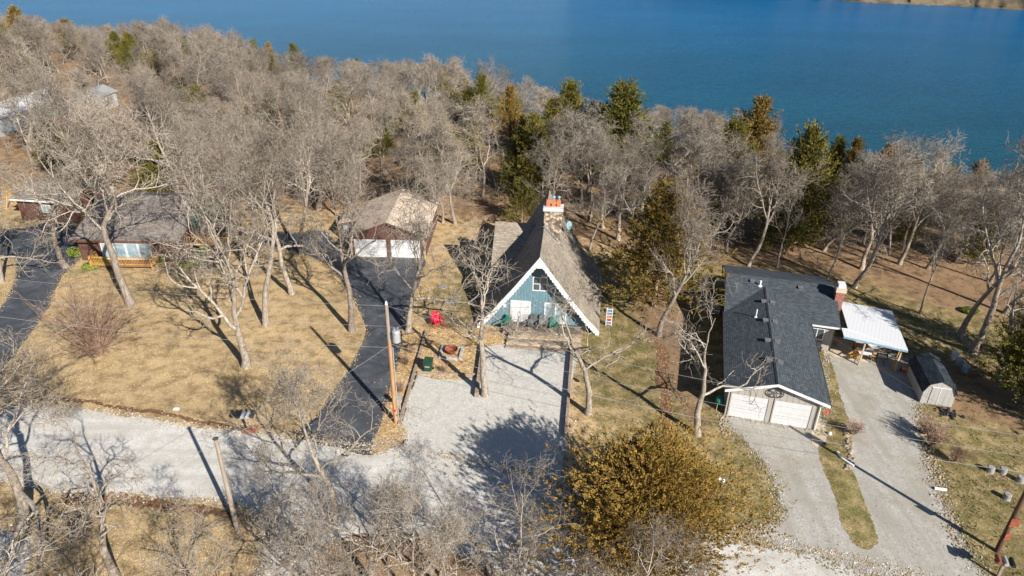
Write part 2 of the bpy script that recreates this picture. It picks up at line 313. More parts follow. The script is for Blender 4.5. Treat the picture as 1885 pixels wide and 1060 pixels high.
M['wire'] = mnoise('aluminium wire', (.20, .20, .21), (.32, .32, .33), 4, .5)
M['orange'] = mnoise('orange', (.6, .16, .02), (.7, .22, .04), 5, .5)
M['black'] = mnoise('black', (.008, .008, .009), (.02, .02, .022), 5, .6)
M['farbank'] = mnoise('far bank', (.05, .042, .025), (.20, .155, .10), .12, .95, .3, .5)
# ------------------------------------------------------------------ setting: ground, water, far shore
rs = np.random.default_rng(7)
def axis(lo, hi, a, b, fine, coarse):
    l = list(np.arange(a, b, fine)); x = a; s_ = fine
    while x > lo: s_ = min(s_*1.25, coarse); x -= s_; l.insert(0, x)
    x = l[-1]; s_ = fine
    while x < hi: s_ = min(s_*1.25, coarse); x += s_; l.append(x)
    return np.array(l)
X = axis(-900, 900, -75, 70, .9, 40); Y = axis(-200, 900, 12, 110, .9, 40)
XX, YY = np.meshgrid(X, Y); ZZ = gh(XX, YY)
V = np.stack([XX.ravel(), YY.ravel(), ZZ.ravel()], 1); nx, ny = len(X), len(Y)
i = np.arange(ny-1)[:, None]*nx+np.arange(nx-1)[None]; Qd = np.stack([i, i+1, i+nx+1, i+nx], -1).reshape(-1, 4)
me = mesh_q('ground', V, Qd, M['ground'], True)
dS = shore_d(XX, YY)
def blob(px, py, rx, ry, amt=1.):
    x, y = P(px, py); return amt*np.exp(-(((XX-x)/rx)**2+((YY-y)/ry)**2)**1.5)
fy = np.interp(XX, [-80, -45, -30, -5, 12, 35, 60], [84, 80, 78, 74, 66, 60, 54])
leafc = np.clip((YY-fy)/16+.15, 0, .62)
leafc += blob(830, 640, 5, 4, .3)+blob(1235, 640, 1.6, 14, .75)+blob(1215, 580, 3, 5, .6)+blob(1800, 720, 6, 6, .7)+blob(160, 640, 5, 4, .3)+blob(1840, 560, 10, 8, .35)+blob(500, 430, 12, 6, .25)
leafc += blob(250, 590, 8, 5, .22)+blob(500, 600, 9, 6, .2)+blob(420, 520, 9, 5, .22)+blob(600, 700, 4, 5, .15)
leafc += blob(560, 1000, 5, 6, .5)+blob(800, 1040, 6, 5, .5)+blob(1000, 1050, 6, 4, .4)+blob(100, 940, 8, 3.2, .3)
olive = np.clip((XX-3)/4, 0, 1)*.55*np.clip((70-YY)/6+.6, .35, 1)+blob(850, 540, 4.5, 7, .5)+blob(300, 560, 10, 5, .2)+blob(560, 620, 9, 6, .22)+blob(330, 720, 3, 2, .15)+blob(350, 1020, 7, 4, .25)
olive = np.clip(olive-blob(1150, 800, 8, 4, .12), 0, .8)
green = blob(170, 500, 4, 2, .45)+blob(370, 485, 4, 2, .35)+blob(1390, 910, 6, 5, .08)+blob(350, 1010, 4, 3, .3)+blob(1560, 760, 2, 6, .25)+blob(1130, 700, 3, 3, .2)
ca = me.color_attributes.new('cover', 'FLOAT_COLOR', 'POINT')
cc = np.ones((nx*ny, 4), np.float32); cc[:, 0] = leafc.ravel(); cc[:, 1] = olive.ravel(); cc[:, 2] = green.ravel(); ca.data.foreach_set('color', cc.ravel())
tag(link('ground', me), kind='structure')
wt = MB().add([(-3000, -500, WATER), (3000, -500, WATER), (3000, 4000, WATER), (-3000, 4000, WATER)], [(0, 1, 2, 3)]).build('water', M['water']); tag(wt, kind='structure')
# far shore: a low wooded bluff across the lake
fs = [P(2600, 80, WATER), P(2200, 45, WATER), P(1885, 19, WATER), P(1760, 11, WATER), P(1600, 5, WATER), P(1440, -8, WATER), P(1250, -34, WATER), P(1050, -50, WATER)]
fsx = np.array([p[0] for p in fs[::-1]]); fsy = np.array([p[1] for p in fs[::-1]])
order = np.argsort(fsx); fsx = fsx[order]; fsy = fsy[order]
xs = np.linspace(fsx[0], fsx[-1], 160); vs = []
prof = [(-6, -3), (0, .2), (4, 1.5), (8, 6), (16, 12), (40, 19), (120, 26), (400, 34)]
for x in xs:
    y0 = np.interp(x, fsx, fsy)
    for k, (o_, z_) in enumerate(prof):
        vs.append((x+rs.normal()*1.2, y0+o_+rs.normal()*1.2, WATER+z_*(1+.25*math.sin(x*.031+k*.6)*(k > 2))+(rs.normal()*1.2 if k > 2 else 0)))
np_ = len(prof); Qf = [(a*np_+k, (a+1)*np_+k, (a+1)*np_+k+1, a*np_+k+1) for a in range(159) for k in range(np_-1)]
tag(link('hills', mesh_q('hills', vs, Qf, M['farbank'], True)), kind='structure')
# flat sheets laid over the level ground
SHEETS = []
def sheet(name, poly, m, z, jit=.14, step=.16, kind='structure', px=True):
    if name != 'lawn': SHEETS.append(np.array(poly, float))
    pts = [np.array(P(*p) if px else p) for p in poly]; out = []; r = random.Random(len(name)+len(poly)*7)
    n = len(pts)
    for a in range(n):                         # smooth a little (Catmull-Rom), then jitter
        p0, p1, p2, p3 = pts[a-1], pts[a], pts[(a+1) % n], pts[(a+2) % n]; L = np.linalg.norm(p2-p1); k = max(1, int(L/step))
        for j in range(k):
            t = j/k; q = .5*((2*p1)+(-p0+p2)*t+(2*p0-5*p1+4*p2-p3)*t*t+(-p0+3*p1-3*p2+p3)*t**3) if jit > .05 else p1+(p2-p1)*t
            s0 = a*3.7+j*step; am = jit*1.6; wv = am*(math.sin(q[0]*1.1+q[1]*.9)+.5*math.sin(q[0]*2.1-q[1]*1.7+1))
            out.append((q[0]+wv*.5+r.gauss(0, jit*.5), q[1]+wv*.5+r.gauss(0, jit*.5), z))
    tri = tessellate_polygon([[Vector(p) for p in out]])
    fs_ = []
    for t in tri:
        a, b, c = (Vector(out[i]) for i in t)
        fs_.append(tuple(t) if (b-a).cross(c-a).z > 0 else tuple(t)[::-1])
    me = mesh_from(name, out, fs_, mats=(m,)); o = link(name, me)
    if name == 'lawn':
        ca_ = me.color_attributes.new('cover', 'FLOAT_COLOR', 'POINT'); ca_.data.foreach_set('color', np.tile(np.array([.12, .55, .3, 1], np.float32), len(me.vertices)))
    if kind: tag(o, kind=kind)
    return o
sheet('road', [(-160, 745), (0, 752), (60, 742), (130, 752), (230, 764), (330, 782), (440, 795), (540, 806), (620, 815), (740, 822), (860, 850), (1030, 880), (1200, 950), (1330, 985), (1500, 1012), (1700, 1062), (1900, 1110), (2200, 1200), (1900, 1300), (1300, 1170), (1000, 1085), (760, 985), (600, 1000), (570, 1100), (560, 1250), (430, 1250), (470, 1100), (490, 1000), (470, 940), (400, 922), (280, 912), (150, 908), (40, 895), (0, 885), (-160, 880)], M['road'], .008)
sheet('gravel_patch', [(-100, 960), (0, 975), (35, 985), (58, 1000), (52, 1040), (40, 1080), (30, 1200), (-200, 1200)], M['gravel_white'], .008)
sheet('asphalt_driveway', [(480, 425), (545, 428), (600, 425), (648, 470), (772, 474), (778, 500), (757, 560), (742, 620), (724, 700), (705, 770), (692, 835), (620, 825), (545, 800), (580, 765), (620, 712), (655, 655), (672, 610), (655, 560), (620, 505), (585, 478), (540, 462), (480, 450)], M['asphalt'], .012, .06)
sheet('asphalt_driveway', [(-120, 425), (0, 422), (50, 418), (120, 400), (160, 425), (150, 470), (115, 510), (92, 560), (60, 610), (20, 665), (-40, 730), (-120, 745), (-60, 640), (-10, 580), (15, 545), (30, 500), (10, 470), (-120, 480)], M['asphalt'], .012, .06)
sheet('gravel_driveway', [(768, 688), (883, 692), (886, 640), (1054, 636), (1046, 720), (1040, 800), (1036, 860), (1020, 910), (900, 880), (738, 845), (748, 800), (740, 775)], M['gravel_white'], .016, .06)
sheet('garden_bed', [(786, 612), (850, 602), (905, 596), (945, 605), (955, 632), (886, 640), (884, 692), (768, 688)], M['mulch'], .020, .06)
sheet('garden_bed', [(745, 600), (786, 612), (768, 688), (740, 778), (745, 815), (690, 830), (700, 780), (724, 700), (742, 630)], M['mulch'], .016, .1)
sheet('right_driveway', [(1334, 764), (1500, 790), (1512, 802), (1520, 700), (1524, 632), (1600, 640), (1660, 655), (1690, 690), (1690, 780), (1708, 850), (1745, 940), (1785, 1020), (1850, 1120), (1600, 1060), (1450, 1010), (1330, 990), (1415, 975), (1440, 950), (1428, 890), (1395, 840), (1355, 800), (1336, 780)], M['gravel_grey'], .012, .12)
sheet('lawn', [(1508, 690), (1524, 650), (1540, 700), (1560, 770), (1570, 810), (1560, 850), (1578, 885), (1600, 945), (1614, 1002), (1580, 1006), (1548, 960), (1532, 900), (1512, 850), (1505, 826), (1522, 805), (1512, 750)], M['ground'], .020, .1)
sheet('leaf_drift', [(440, 786), (350, 768), (260, 752), (180, 740), (100, 732), (100, 738), (180, 746), (255, 758), (350, 776), (438, 794)], M['leaflit'], .012, .12)
sheet('leaf_drift', [(130, 905), (240, 912), (330, 925), (425, 945), (420, 955), (330, 940), (220, 930), (120, 925)], M['leaflit'], .014, .15)
sheet('leaf_drift', [(1208, 640), (1228, 640), (1232, 720), (1240, 800), (1225, 805), (1212, 720)], M['leaflit'], .012, .15)
sheet('concrete_apron', [(1502, 744), (1520, 790), (1523, 800), (1505, 824), (1494, 818), (1494, 790)], M['concrete'], .022, 0)
sheet('concrete_patio', [(1530, 618), (1615, 630), (1597, 668), (1560, 662), (1514, 652)], M['concrete'], .022, 0)
def tubes(paths):
    Vs, Qs, b = [], [], 0
    for pts, rad, sd in paths:
        n = len(pts); t = np.gradient(pts, axis=0); t /= np.linalg.norm(t, axis=1)[:, None]+1e-9
        ref = np.array([.3, .95, .1]) if abs(t[0, 1]) < .8 else np.array([1., .1, 0]); a = np.cross(t, ref); a /= np.linalg.norm(a, axis=1)[:, None]+1e-9; c = np.cross(t, a)
        an = np.arange(sd)*2*math.pi/sd
        ring = pts[:, None]+rad[:, None, None]*(np.cos(an)[None, :, None]*a[:, None]+np.sin(an)[None, :, None]*c[:, None])
        Vs.append(ring.reshape(-1, 3)); k = np.arange(sd); i = np.arange(n-1)[:, None]*sd
        Qs.append(np.stack([b+i+k, b+i+(k+1) % sd, b+i+sd+(k+1) % sd, b+i+sd+k], -1).reshape(-1, 4)); b += n*sd
    return np.concatenate(Vs), np.concatenate(Qs)
# ------------------------------------------------------------------ building helpers
def part(mb, name, m, parent, bevel=0, smooth=False, label=None):
    o = mb.build(name, M[m], parent, smooth, bevel)
    if label: o['label'] = label
    return o
def frame_win(par, x0, x1, z0, z1, y, glass='glass', nx_=2, nz=1, fr=.07, name='window', fm='white', out=-1):
    # window on a wall facing -y (out=-1) at y; frame part > pane sub-part
    f = MB(); t = .05; ya, yb = (y-t, y+.04) if out < 0 else (y-.04, y+t)
    f.box(x0, x1, ya, yb, z0, z0+fr); f.box(x0, x1, ya, yb, z1-fr, z1); f.box(x0, x0+fr, ya, yb, z0+fr, z1-fr); f.box(x1-fr, x1, ya, yb, z0+fr, z1-fr)
    for k in range(1, nx_):
        c = x0+(x1-x0)*k/nx_; f.box(c-fr*.4, c+fr*.4, ya+.005, yb, z0+fr, z1-fr)
    for k in range(1, nz):
        c = z0+(z1-z0)*k/nz; f.box(x0+fr, x1-fr, ya+.008, yb, c-fr*.35, c+fr*.35)
    w_ = part(f, name, fm, par); part(MB().box(x0+fr*.9, x1-fr*.9, y-.025 if out < 0 else y-.01, y+.01 if out < 0 else y+.025, z0+fr*.9, z1-fr*.9), 'pane', glass, w_); return w_
def slab(poly, th, mb=None):          # roof plane, th downwards along the normal
    a, b, c = (Vector(poly[k]) for k in range(3)); nr = (b-a).cross(c-a).normalized()
    if nr.z < 0: nr = -nr
    return (mb or MB()).ext(poly, tuple(-nr*th))
def chair(name, lab, x, y, rz, m='greenwood', z=0, sc=1., group=None):
    o = thing(name, lab, 'chair', (x, y, z), rz, group); o.scale = (sc,)*3
    s_ = MB()
    for k in range(6): s_.ext([(-.27, -.33+k*.105, .42-k*.022), (.27, -.33+k*.105, .42-k*.022), (.27, -.24+k*.105, .40-k*.022), (-.27, -.24+k*.105, .40-k*.022)], (0, 0, -.025))
    part(s_, 'seat', m, o)
    b = MB()
    for k in range(5):
        xx = -.27+k*.11; h = .62+.12*math.sin((k+.5)/5*math.pi)
        b.ext([(xx, .28, .30), (xx+.095, .28, .30), (xx+.095, .28+h*.32, .30+h), (xx, .28+h*.32, .30+h)], (0, .025, 0))
    b.box(-.28, .28, .42, .45, .62, .69); part(b, 'backrest', m, o)
    for sx in (-1, 1):
        part(MB().box(sx*.36-.065, sx*.36+.065, -.38, .42, .56, .585), 'armrest', m, o)
        part(MB().box(sx*.33-.02, sx*.33+.02, -.36, -.28, 0, .558), 'leg', m, o)
        part(MB().ext([(sx*.33-.02, .35, .30), (sx*.33-.02, .48, .0), (sx*.33-.02, .56, .0), (sx*.33-.02, .45, .555), (sx*.33-.02, .37, .555)], (.04, 0, 0)), 'leg', m, o)
    return o
# ------------------------------------------------------------------ the A-frame house
ARZ = -math.radians(5.1)
A = thing('a_frame_house', 'blue A-frame house with steep weathered shingle roof and stone chimney', 'house', (2.42, 53.45, 0), ARZ)
def aw(x, y): ca, sa = math.cos(ARZ), math.sin(ARZ); return 2.42+x*ca-y*sa, 53.45+x*sa+y*ca
RZ_, EW = 7.75, 5.55
def aroof(s_):
    pf = [(0, -1.1, RZ_), (s_*2.2, -.8, RZ_-3.15), (s_*4.4, -.5, RZ_-6.1), (s_*EW, -.35, .35)]
    pb = [(0, 15.7, RZ_), (s_*2.2, 14.3, RZ_-3.15), (s_*4.4, 12.9, RZ_-6.1), (s_*EW*1.1, 12.2, .35)]
    mb = MB()
    for k in range(3):
        q = [pf[k], pb[k], pb[k+1], pf[k+1]]; slab(q, .16, mb)
    return mb
rfA = part(aroof(1), 'roof', 'tanshingle', A); part(aroof(-1), 'roof', 'tanshingle', A)
part(MB().ext([(-.16, -1.1, RZ_-.16), (0, -1.1, RZ_+.05), (.16, -1.1, RZ_-.16)], (0, 16.8, 0)), 'ridge_cap', 'tanshingle', A)
def zroof(x):
    x = abs(x); return float(np.interp(x, [0, 2.2, 4.4, EW], [RZ_, RZ_-3.15, RZ_-6.1, .35]))
# front wall and rear wall under the shell
def gable(y, th):
    pl = [(-4.95, y, .02), (4.95, y, .02), (4.4, y, zroof(4.4)-.3), (2.2, y, zroof(2.2)-.3), (0, y, RZ_-.3), (-2.2, y, zroof(2.2)-.3), (-4.4, y, zroof(4.4)-.3)]
    return MB().ext(pl, (0, th, 0))
part(gable(.2, .15), 'front_wall', 'bluesiding', A); part(gable(11.9, .15), 'rear_wall', 'bluesiding', A)
# bargeboards with scalloped lower edge
for s_ in (-1, 1):
    pts = []; n_ = 26
    for k in range(n_*4+1):
        f = k/(n_*4); x = EW*f*1.0; y = -1.1+.75*f-.05; zt = float(np.interp(x, [0, 2.2, 4.4, EW], [RZ_+.02, RZ_-3.13, RZ_-6.08, .37])); pts.append((s_*x, y, zt, .42+.11*abs(math.sin(f*n_*math.pi/1))))
    v = []; fs_ = []
    for x, y, z_, w2 in pts: v += [(x, y-.05, z_), (x, y-.05, z_-w2*1.3), (x, y+.0, z_), (x, y+.0, z_-w2*1.3)]
    for k in range(len(pts)-1):
        b = k*4; c = b+4; fs_ += [(b, b+1, c+1, c), (b+2, c+2, c+3, b+3), (b, c, c+2, b+2), (b+1, b+3, c+3, c+1)]
    part(MB().add(v, fs_), 'bargeboard', 'white', A)
gv = MB(); gv.ext([(-.3, -1.21, 6.75), (.3, -1.21, 6.75), (0, -1.21, 7.3)], (0, .03, 0)); part(gv, 'gable_ornament', 'white', A)
frame_win(A, -.62, .72, 3.85, 5.25, .2, 'glass', 2, 2, .09)
sd_ = MB(); sd_.box(-2.55, -.72, .12, .23, .6, 2.75); sdo = part(sd_, 'door_frame', 'white', A)
dl = part(MB().box(-2.43, -1.66, .09, .12, .68, 2.65), 'door', 'doorwhite', A); dr_ = part(MB().box(-1.60, -.84, .075, .12, .68, 2.65), 'door', 'doorwhite', A)
part(MB().box(-1.72, -1.68, .04, .09, 1.5, 1.75), 'handle', 'greymetal', dl)
frame_win(A, .5, 2.55, .62, 2.7, .2, 'paleglass', 2, 1, .13, 'glazed_door')
part(MB().box(-3.2, -2.95, .1, .2, 2.0, 2.3), 'wall_lamp', 'white', A)
# cross wing on the left
wy, wz, we = 9.6, 6.4, 2.0
WX = -5.05
mb = MB(); slab([(-.6, wy, wz), (WX, wy, wz), (WX, wy-5.2, we), (-3.4, wy-5.2, we)], .14, mb); part(mb, 'wing_roof', 'tanshingle', A)
mb = MB(); slab([(-.6, wy, wz), (WX, wy, wz), (WX, wy+3.4, 3.4), (-2.6, wy+3.4, 3.4)], .14, mb); part(mb, 'wing_roof', 'tanshingle', A)
part(MB().ext([(WX+.25, wy-4.1, .02), (WX+.25, wy+3.1, .02), (WX+.25, wy+3.1, 3.3), (WX+.25, wy, wz-.3), (WX+.25, wy-4.1, 2.5)], (.15, 0, 0)), 'wing_wall', 'bluesiding', A)
part(MB().box(WX+.4, -3.6, wy-4.1, wy-3.95, .02, 2.55), 'wing_wall', 'bluesiding', A)
wv = frame_win(A, -1, 1, 0, 1.1, 0, 'glass', 2); wv.location = (WX+.25, wy-.5, 1.4); wv.rotation_euler = (0, 0, -math.pi/2)
# chimney
cx, cy = .75, 7.0
ch = part(MB().box(cx-.85, cx+.85, cy-.55, cy+.6, 4.2, 9.0), 'chimney', 'stone', A, .03)
part(MB().box(cx-.95, cx+.95, cy-.65, cy+.7, 9.0, 9.32), 'chimney_cap', 'oldwhite', ch, .02)
for k, dx in enumerate((-.5, 0, .48)):
    fl = part(MB().box(cx+dx-.18, cx+dx+.18, cy-.18, cy+.18, 9.32, 9.95), 'flue_pot', 'clay', ch, .02)
for k, dx in enumerate((0, .48)):
    part(MB().lathe((cx+dx, cy+.1, 9.95), [(.07, 0), (.07, .2), (.17, .22), (.13, .32), (.02, .38)], 10), 'flue_cap', 'flash', ch)
fl = MB(); y0_ = cy-.6
a = Vector((0, y0_-1.05, RZ_+.12)); b1 = Vector((-.45, y0_+.0, zroof(.45)+.14)); b2 = Vector((1.15, y0_-.1, zroof(1.15)+.16)); b3 = Vector((1.9, y0_+.6, zroof(1.9)+.14))
for p, q in ((a, b1), (a, b3)):
    t = (q-p).normalized(); s_ = t.cross(Vector((0, 0, 1))).normalized()*.09
    fl.ext([tuple(p-s_), tuple(p+s_), tuple(q+s_), tuple(q-s_)], (0, 0, .06))
part(fl, 'flashing', 'flash', A)
ds = MB(); ds.path([(1.9, 10.6, zroof(1.9)), (2.3, 10.5, zroof(1.9)+.7), (2.3, 10.3, zroof(1.9)+1.0)], .03, 6); ds.path([(2.3, 10.3, zroof(1.9)+.9), (2.75, 9.8, zroof(1.9)+.95)], .018, 5)
dso = part(ds, 'satellite_dish', 'greymetal', A)
v = []; n_ = 16
dm = MB(); cpt = Vector((2.3, 10.2, zroof(1.9)+1.1)); nrm = Vector((.75, -.6, .25)).normalized(); a_ = nrm.orthogonal().normalized(); b_ = nrm.cross(a_)
vs = [tuple(cpt-nrm*.08)]
for rr, off in ((.2, -.05), (.42, .03)):
    for k in range(n_): an = k*2*math.pi/n_; vs.append(tuple(cpt+a_*math.cos(an)*rr+b_*math.sin(an)*rr+nrm*off))
fs_ = [(0, 1+k, 1+(k+1) % n_) for k in range(n_)]+[(1+k, 1+n_+k, 1+n_+(k+1) % n_, 1+(k+1) % n_) for k in range(n_)]
dd_ = part(dm.add(vs, fs_), 'dish', 'flash', dso, smooth=True); so = dd_.modifiers.new('s', 'SOLIDIFY'); so.thickness = .02
# porch and timber steps
part(MB().box(-3.1, 3.9, -1.3, .2, .02, .45), 'porch_deck', 'timber', A)
rl = MB()
for k in range(15): rl.box(1.75+k*.17, 1.78+k*.17, -1.25, -1.22, .45, 1.25)
rl.box(1.7, 4.2, -1.28, -1.19, 1.25, 1.32); part(rl, 'porch_railing', 'darkmetal', A)
rl = MB()
for k in range(11): rl.box(-2.6+k*.17, -2.57+k*.17, -1.25, -1.22, .45, 1.2)
rl.box(-2.65, -.85, -1.28, -1.19, 1.2, 1.27); part(rl, 'porch_railing', 'darkmetal', A)
x, y = aw(.7, -2.5); ts = thing('timber_steps', 'stacked pale landscape timber steps below the A-frame porch', 'steps', (x, y, 0), ARZ)
for k in range(5):
    mb = MB(); z_ = .09+k*.09; mb.box(-3.35+k*.04, 3.3-k*.03, -1.05+k*.42, -.85+k*.42, .02, z_+.07); mb.box(-3.3+k*.04, 3.25-k*.03, -.848+k*.42, -.63+k*.42, .02, z_+.03)
    part(mb, 'step', 'paletimber' if k % 2 else 'timber', ts, .012)
chair('patio_chair', 'green resin chair at the left end of A-frame porch', *aw(-2.8, -.75), ARZ-.3, 'greenplastic', .45, 1.05, 'green porch chairs')
chair('patio_chair', 'green resin chair before the glazed door on A-frame porch', *aw(1.45, -.7), ARZ+.2, 'greenplastic', .45, 1.05, 'green porch chairs')
chair('adirondack_chair', 'grey slatted chair, left one of the pair between the A-frame doors', *aw(-.38, -.7), ARZ, 'greywood', .45, 1.15, 'grey porch chairs')
chair('adirondack_chair', 'grey slatted chair, right one of the pair between the A-frame doors', *aw(.42, -.7), ARZ, 'greywood', .45, 1.15, 'grey porch chairs')
chair('lawn_chair', 'bright red chair on grass above the tan garden bed', *P(806, 600), .5, 'red', 0, 1.25)
x, y = P(948, 618); tag(MB().cyl((x, y, 0), (x+.35, y+.1, 2.0), .09, .07, 8).build('wooden_post', M['timber']), 'leaning wooden post at the left end of the porch steps', 'post')
x, y = P(1120, 600); o = thing('garden_trellis', 'narrow white rack with coloured items right of the A-frame eave', 'trellis', (x, y, 0), -.1)
mb = MB(); mb.box(-.28, -.22, 0, .05, 0, 1.9); mb.box(.22, .28, 0, .05, 0, 1.9)
for k in range(6): mb.box(-.22, .22, .0, .045, .15+k*.32, .2+k*.32)
part(mb, 'frame', 'white', o)
for k, c in enumerate(('blue', 'red', 'orange', 'teal', 'blue')): part(MB().box(-.16+.03*(k % 2), .12+.03*(k % 2), -.04, -.002, .24+k*.32, .40+k*.32), 'ornament', c, o)
# garden pieces
x, y = P(831, 650); o = thing('fire_pit', 'round rusty fire bowl on a square of grey blocks in tan bed', 'fire pit', (x, y, 0), -.08)
mb = MB()
for k in range(4):
    for q in range(4):
        an = k*math.pi/2; r_ = Matrix.Rotation(an, 4, 'Z')
        c = r_ @ Vector((-.72+q*.4, -.88, 0)); mb.box(c.x-.19, c.x+.19, c.y-.13, c.y+.13, .01, .2, an)
part(mb, 'block_surround', 'firestone', o, .015)
part(MB().lathe((0, 0, .0), [(.30, .05), (.52, .35), (.58, .5), (.54, .5), (.46, .36), (.2, .2)], 20), 'bowl', 'rust', o)
x, y = P(789, 683); o = thing('wheelie_bin', 'dark green wheeled rubbish bin at corner of the tan bed', 'bin', (x, y, 0), -.15)
v = [(-.27, -.3, .06), (.27, -.3, .06), (.27, .25, .06), (-.27, .25, .06), (-.34, -.38, 1.0), (.34, -.38, 1.0), (.34, .38, 1.0), (-.34, .38, 1.0)]
part(MB().add(v, [(3, 2, 1, 0), (4, 5, 6, 7), (0, 1, 5, 4), (1, 2, 6, 5), (2, 3, 7, 6), (3, 0, 4, 7)]), 'body', 'binplastic', o, .02)
part(MB().ext([(-.37, -.42, 1.02), (.37, -.42, 1.02), (.37, .40, 1.10), (-.37, .40, 1.10)], (0, 0, .05)), 'lid', 'binplastic', o, .015)
for sx in (-1, 1): part(MB().cyl((sx*.30, .32, .11), (sx*.36, .32, .11), .11, .11, 12), 'wheel', 'black', o)
part(MB().box(-.2, .2, -.40, -.375, .62, .72), 'label_plate', 'greymetal', o); part(MB().cyl((-.3, .44, .98), (.3, .44, .98), .02, .02, 6), 'handle', 'binplastic', o)
for px, py, r_, lab in ((827, 553, .62, 'larger round pale stepping stone on the grass left of the A-frame'), (815, 528, .45, 'smaller round pale stepping stone behind the larger one')):
    x, y = P(px, py); tag(MB().lathe((x, y, .0), [(r_, 0), (r_*.98, .05), (r_*.9, .06)], 18).build('stepping_stone', M['stump']), lab, 'stone', 'round stepping stones')
x, y = P(1078, 712); o = thing('bird_feeder', 'bright blue hanging ball feeder beside trunk of the lawn oak', 'feeder', (x, y, 0)); part(MB().lathe((0, 0, .5), [(.02, 0), (.16, .08), (.2, .2), (.15, .34), (.03, .4)], 12), 'ball', 'blue', o, smooth=True); part(MB().cyl((0, 0, 0), (0, 0, .52), .018, .018, 6), 'stake', 'darkmetal', o)
def timbers(name, lab, cat, a, b, w_, h, m='timber', group=None, rows=1, z0=.0):
    a = np.array(P(*a)); b = np.array(P(*b)); L = np.linalg.norm(b-a); o = thing(name, lab, cat, (*a, z0), math.atan2(b[1]-a[1], b[0]-a[0]), group)
    n_ = max(1, int(round(L/2.4)))
    for k in range(n_):
        for r_ in range(rows): part(MB().box(L*k/n_+.01, L*(k+1)/n_-.01, -w_/2+r_*.02, w_/2-r_*.02, r_*h/rows+.002*r_, (r_+1)*h/rows), 'timber', m, o, .015)
TG = 'timber edgings of the gravel parking'
timbers('timber_edging', 'long timber edging between tan bed and gravel, from red chair down to the pole', 'edging', (785, 612), (735, 782), .22, .25, 'timber', TG)
timbers('timber_edging', 'short cross timber edging in front of the green bin', 'edging', (768, 688), (884, 692), .2, .22, 'timber', TG)
timbers('timber_edging', 'thick split log edging ending at the crooked oak in gravel', 'edging', (889, 640), (877, 732), .34, .42, 'timber', TG, 2)
timbers('timber_edging', 'long timber wall on the right side of the white gravel', 'edging', (1053, 640), (1041, 805), .26, .42, 'timber', TG, 2)
# ------------------------------------------------------------------ tan roofed garage
Gg = thing('garage', 'brown garage with beige gable roof and two white doors', 'garage', (-13.65, 68.2, 0), -.02)
gw, gd, ge, gr_ = 4.05, 10.3, 2.55, 4.15
def gabled(par, hw, y0, y1, eave, ridge, oh, ohy, rm, wm, th=.12, walls=True):
    sl_ = (ridge-eave)/(hw)
    for s_ in (-1, 1): part(slab([(0, y0-ohy, ridge+.1), (0, y1+ohy, ridge+.1), (s_*(hw+oh), y1+ohy, eave-sl_*oh+.1), (s_*(hw+oh), y0-ohy, eave-sl_*oh+.1)], th), 'roof', rm, par)
    if walls:
        for y in (y0, y1-.12): part(MB().ext([(-hw, y, .01), (hw, y, .01), (hw, y, eave-.03), (0, y, ridge-.03), (-hw, y, eave-.03)], (0, .12, 0)), 'gable_wall', wm, par)
        for s_ in (-1, 1): part(MB().box(s_*hw-.06-.05*s_, s_*hw+.06-.05*s_, y0+.12, y1-.12, .01, eave-.03), 'side_wall', wm, par)
    for s_ in (-1, 1):
        part(MB().ext([(0, y0-ohy-.04, ridge+.12), (s_*(hw+oh), y0-ohy-.04, eave-sl_*oh+.12), (s_*(hw+oh), y0-ohy-.04, eave-sl_*oh-.08), (0, y0-ohy-.04, ridge-.08)], (0, .037, 0)), 'fascia', 'white' if wm != 'brownsiding' else 'brownsiding', par)
gabled(Gg, gw, 0, gd, ge, gr_, .25, .3, 'beigeroof', 'brownsiding')
for x0, x1 in ((-3.72, -.22), (.32, 3.5)):
    d1 = part(MB().box(x0, x1, -.045, .02, .03, 2.1), 'garage_door', 'doorwhite', Gg)
part(MB().box(gw-.1, gw+.02, -.08, 0, 0, ge-.1), 'corner_board', 'paletimber', Gg); part(MB().box(-gw-.02, -gw+.1, -.08, 0, 0, ge-.1), 'corner_board', 'paletimber', Gg)
an_ = thing('side_shed', 'low brown lean-to with grey roof against left wall of the beige roofed garage', 'shed', (-19.1, 74.5, 0), -.02)
part(slab([(-1.1, -1.6, 2.0), (1.1, -1.6, 2.5), (1.1, 2.2, 2.5), (-1.1, 2.2, 2.0)], .1), 'roof', 'beigeroof', an_)
part(MB().ext([(-1, -1.5, .01), (1, -1.5, .01), (1, -1.5, 2.35), (-1, -1.5, 1.88)], (0, 3.5, 0)), 'wall', 'brownsiding', an_); part(MB().box(-.5, .5, -1.56, -1.5, .1, 1.7), 'door', 'paleglass', an_)
# ------------------------------------------------------------------ slate roofed house on the right
HRZ = -math.atan2(.25, .968)
Hh = thing('ranch_house', 'L-shaped taupe house with dark slate shingle roof and double garage', 'house', (16.1, 41.4, 0), HRZ)
def hw_(u, v): ca, sa = math.cos(HRZ), math.sin(HRZ); return 16.1+u*ca-v*sa, 41.4+u*sa+v*ca
def hl(x, y): ca, sa = math.cos(HRZ), math.sin(HRZ); return (x-16.1)*ca+(y-41.4)*sa, -(x-16.1)*sa+(y-41.4)*ca
E_, RG, RM = 2.55, 3.7, 4.05     # eave, garage ridge, main ridge
UL, UR, RU = -.15, 7.1, 3.35; V0 = -.35; M0, M1, MV = 11.5, 21.6, 16.6; MR = 9.5
def hroof(u, v):
    g = E_+(RG-E_)*(1-abs(u-RU)/(RU-UL if u < RU else UR-RU)) if v < 16.6 else -9
    m = E_+(RM-E_)*(1-abs(v-MV)/5.05); return max(g, m if v > M0 else -9)
vk = M0+(RG-E_)/(RM-E_)*5.05    # where the garage ridge meets the main slope
part(slab([(UL, V0, E_), (RU, V0, RG), (RU, vk, RG), (UL, M0, E_)], .12), 'roof', 'slate', Hh)
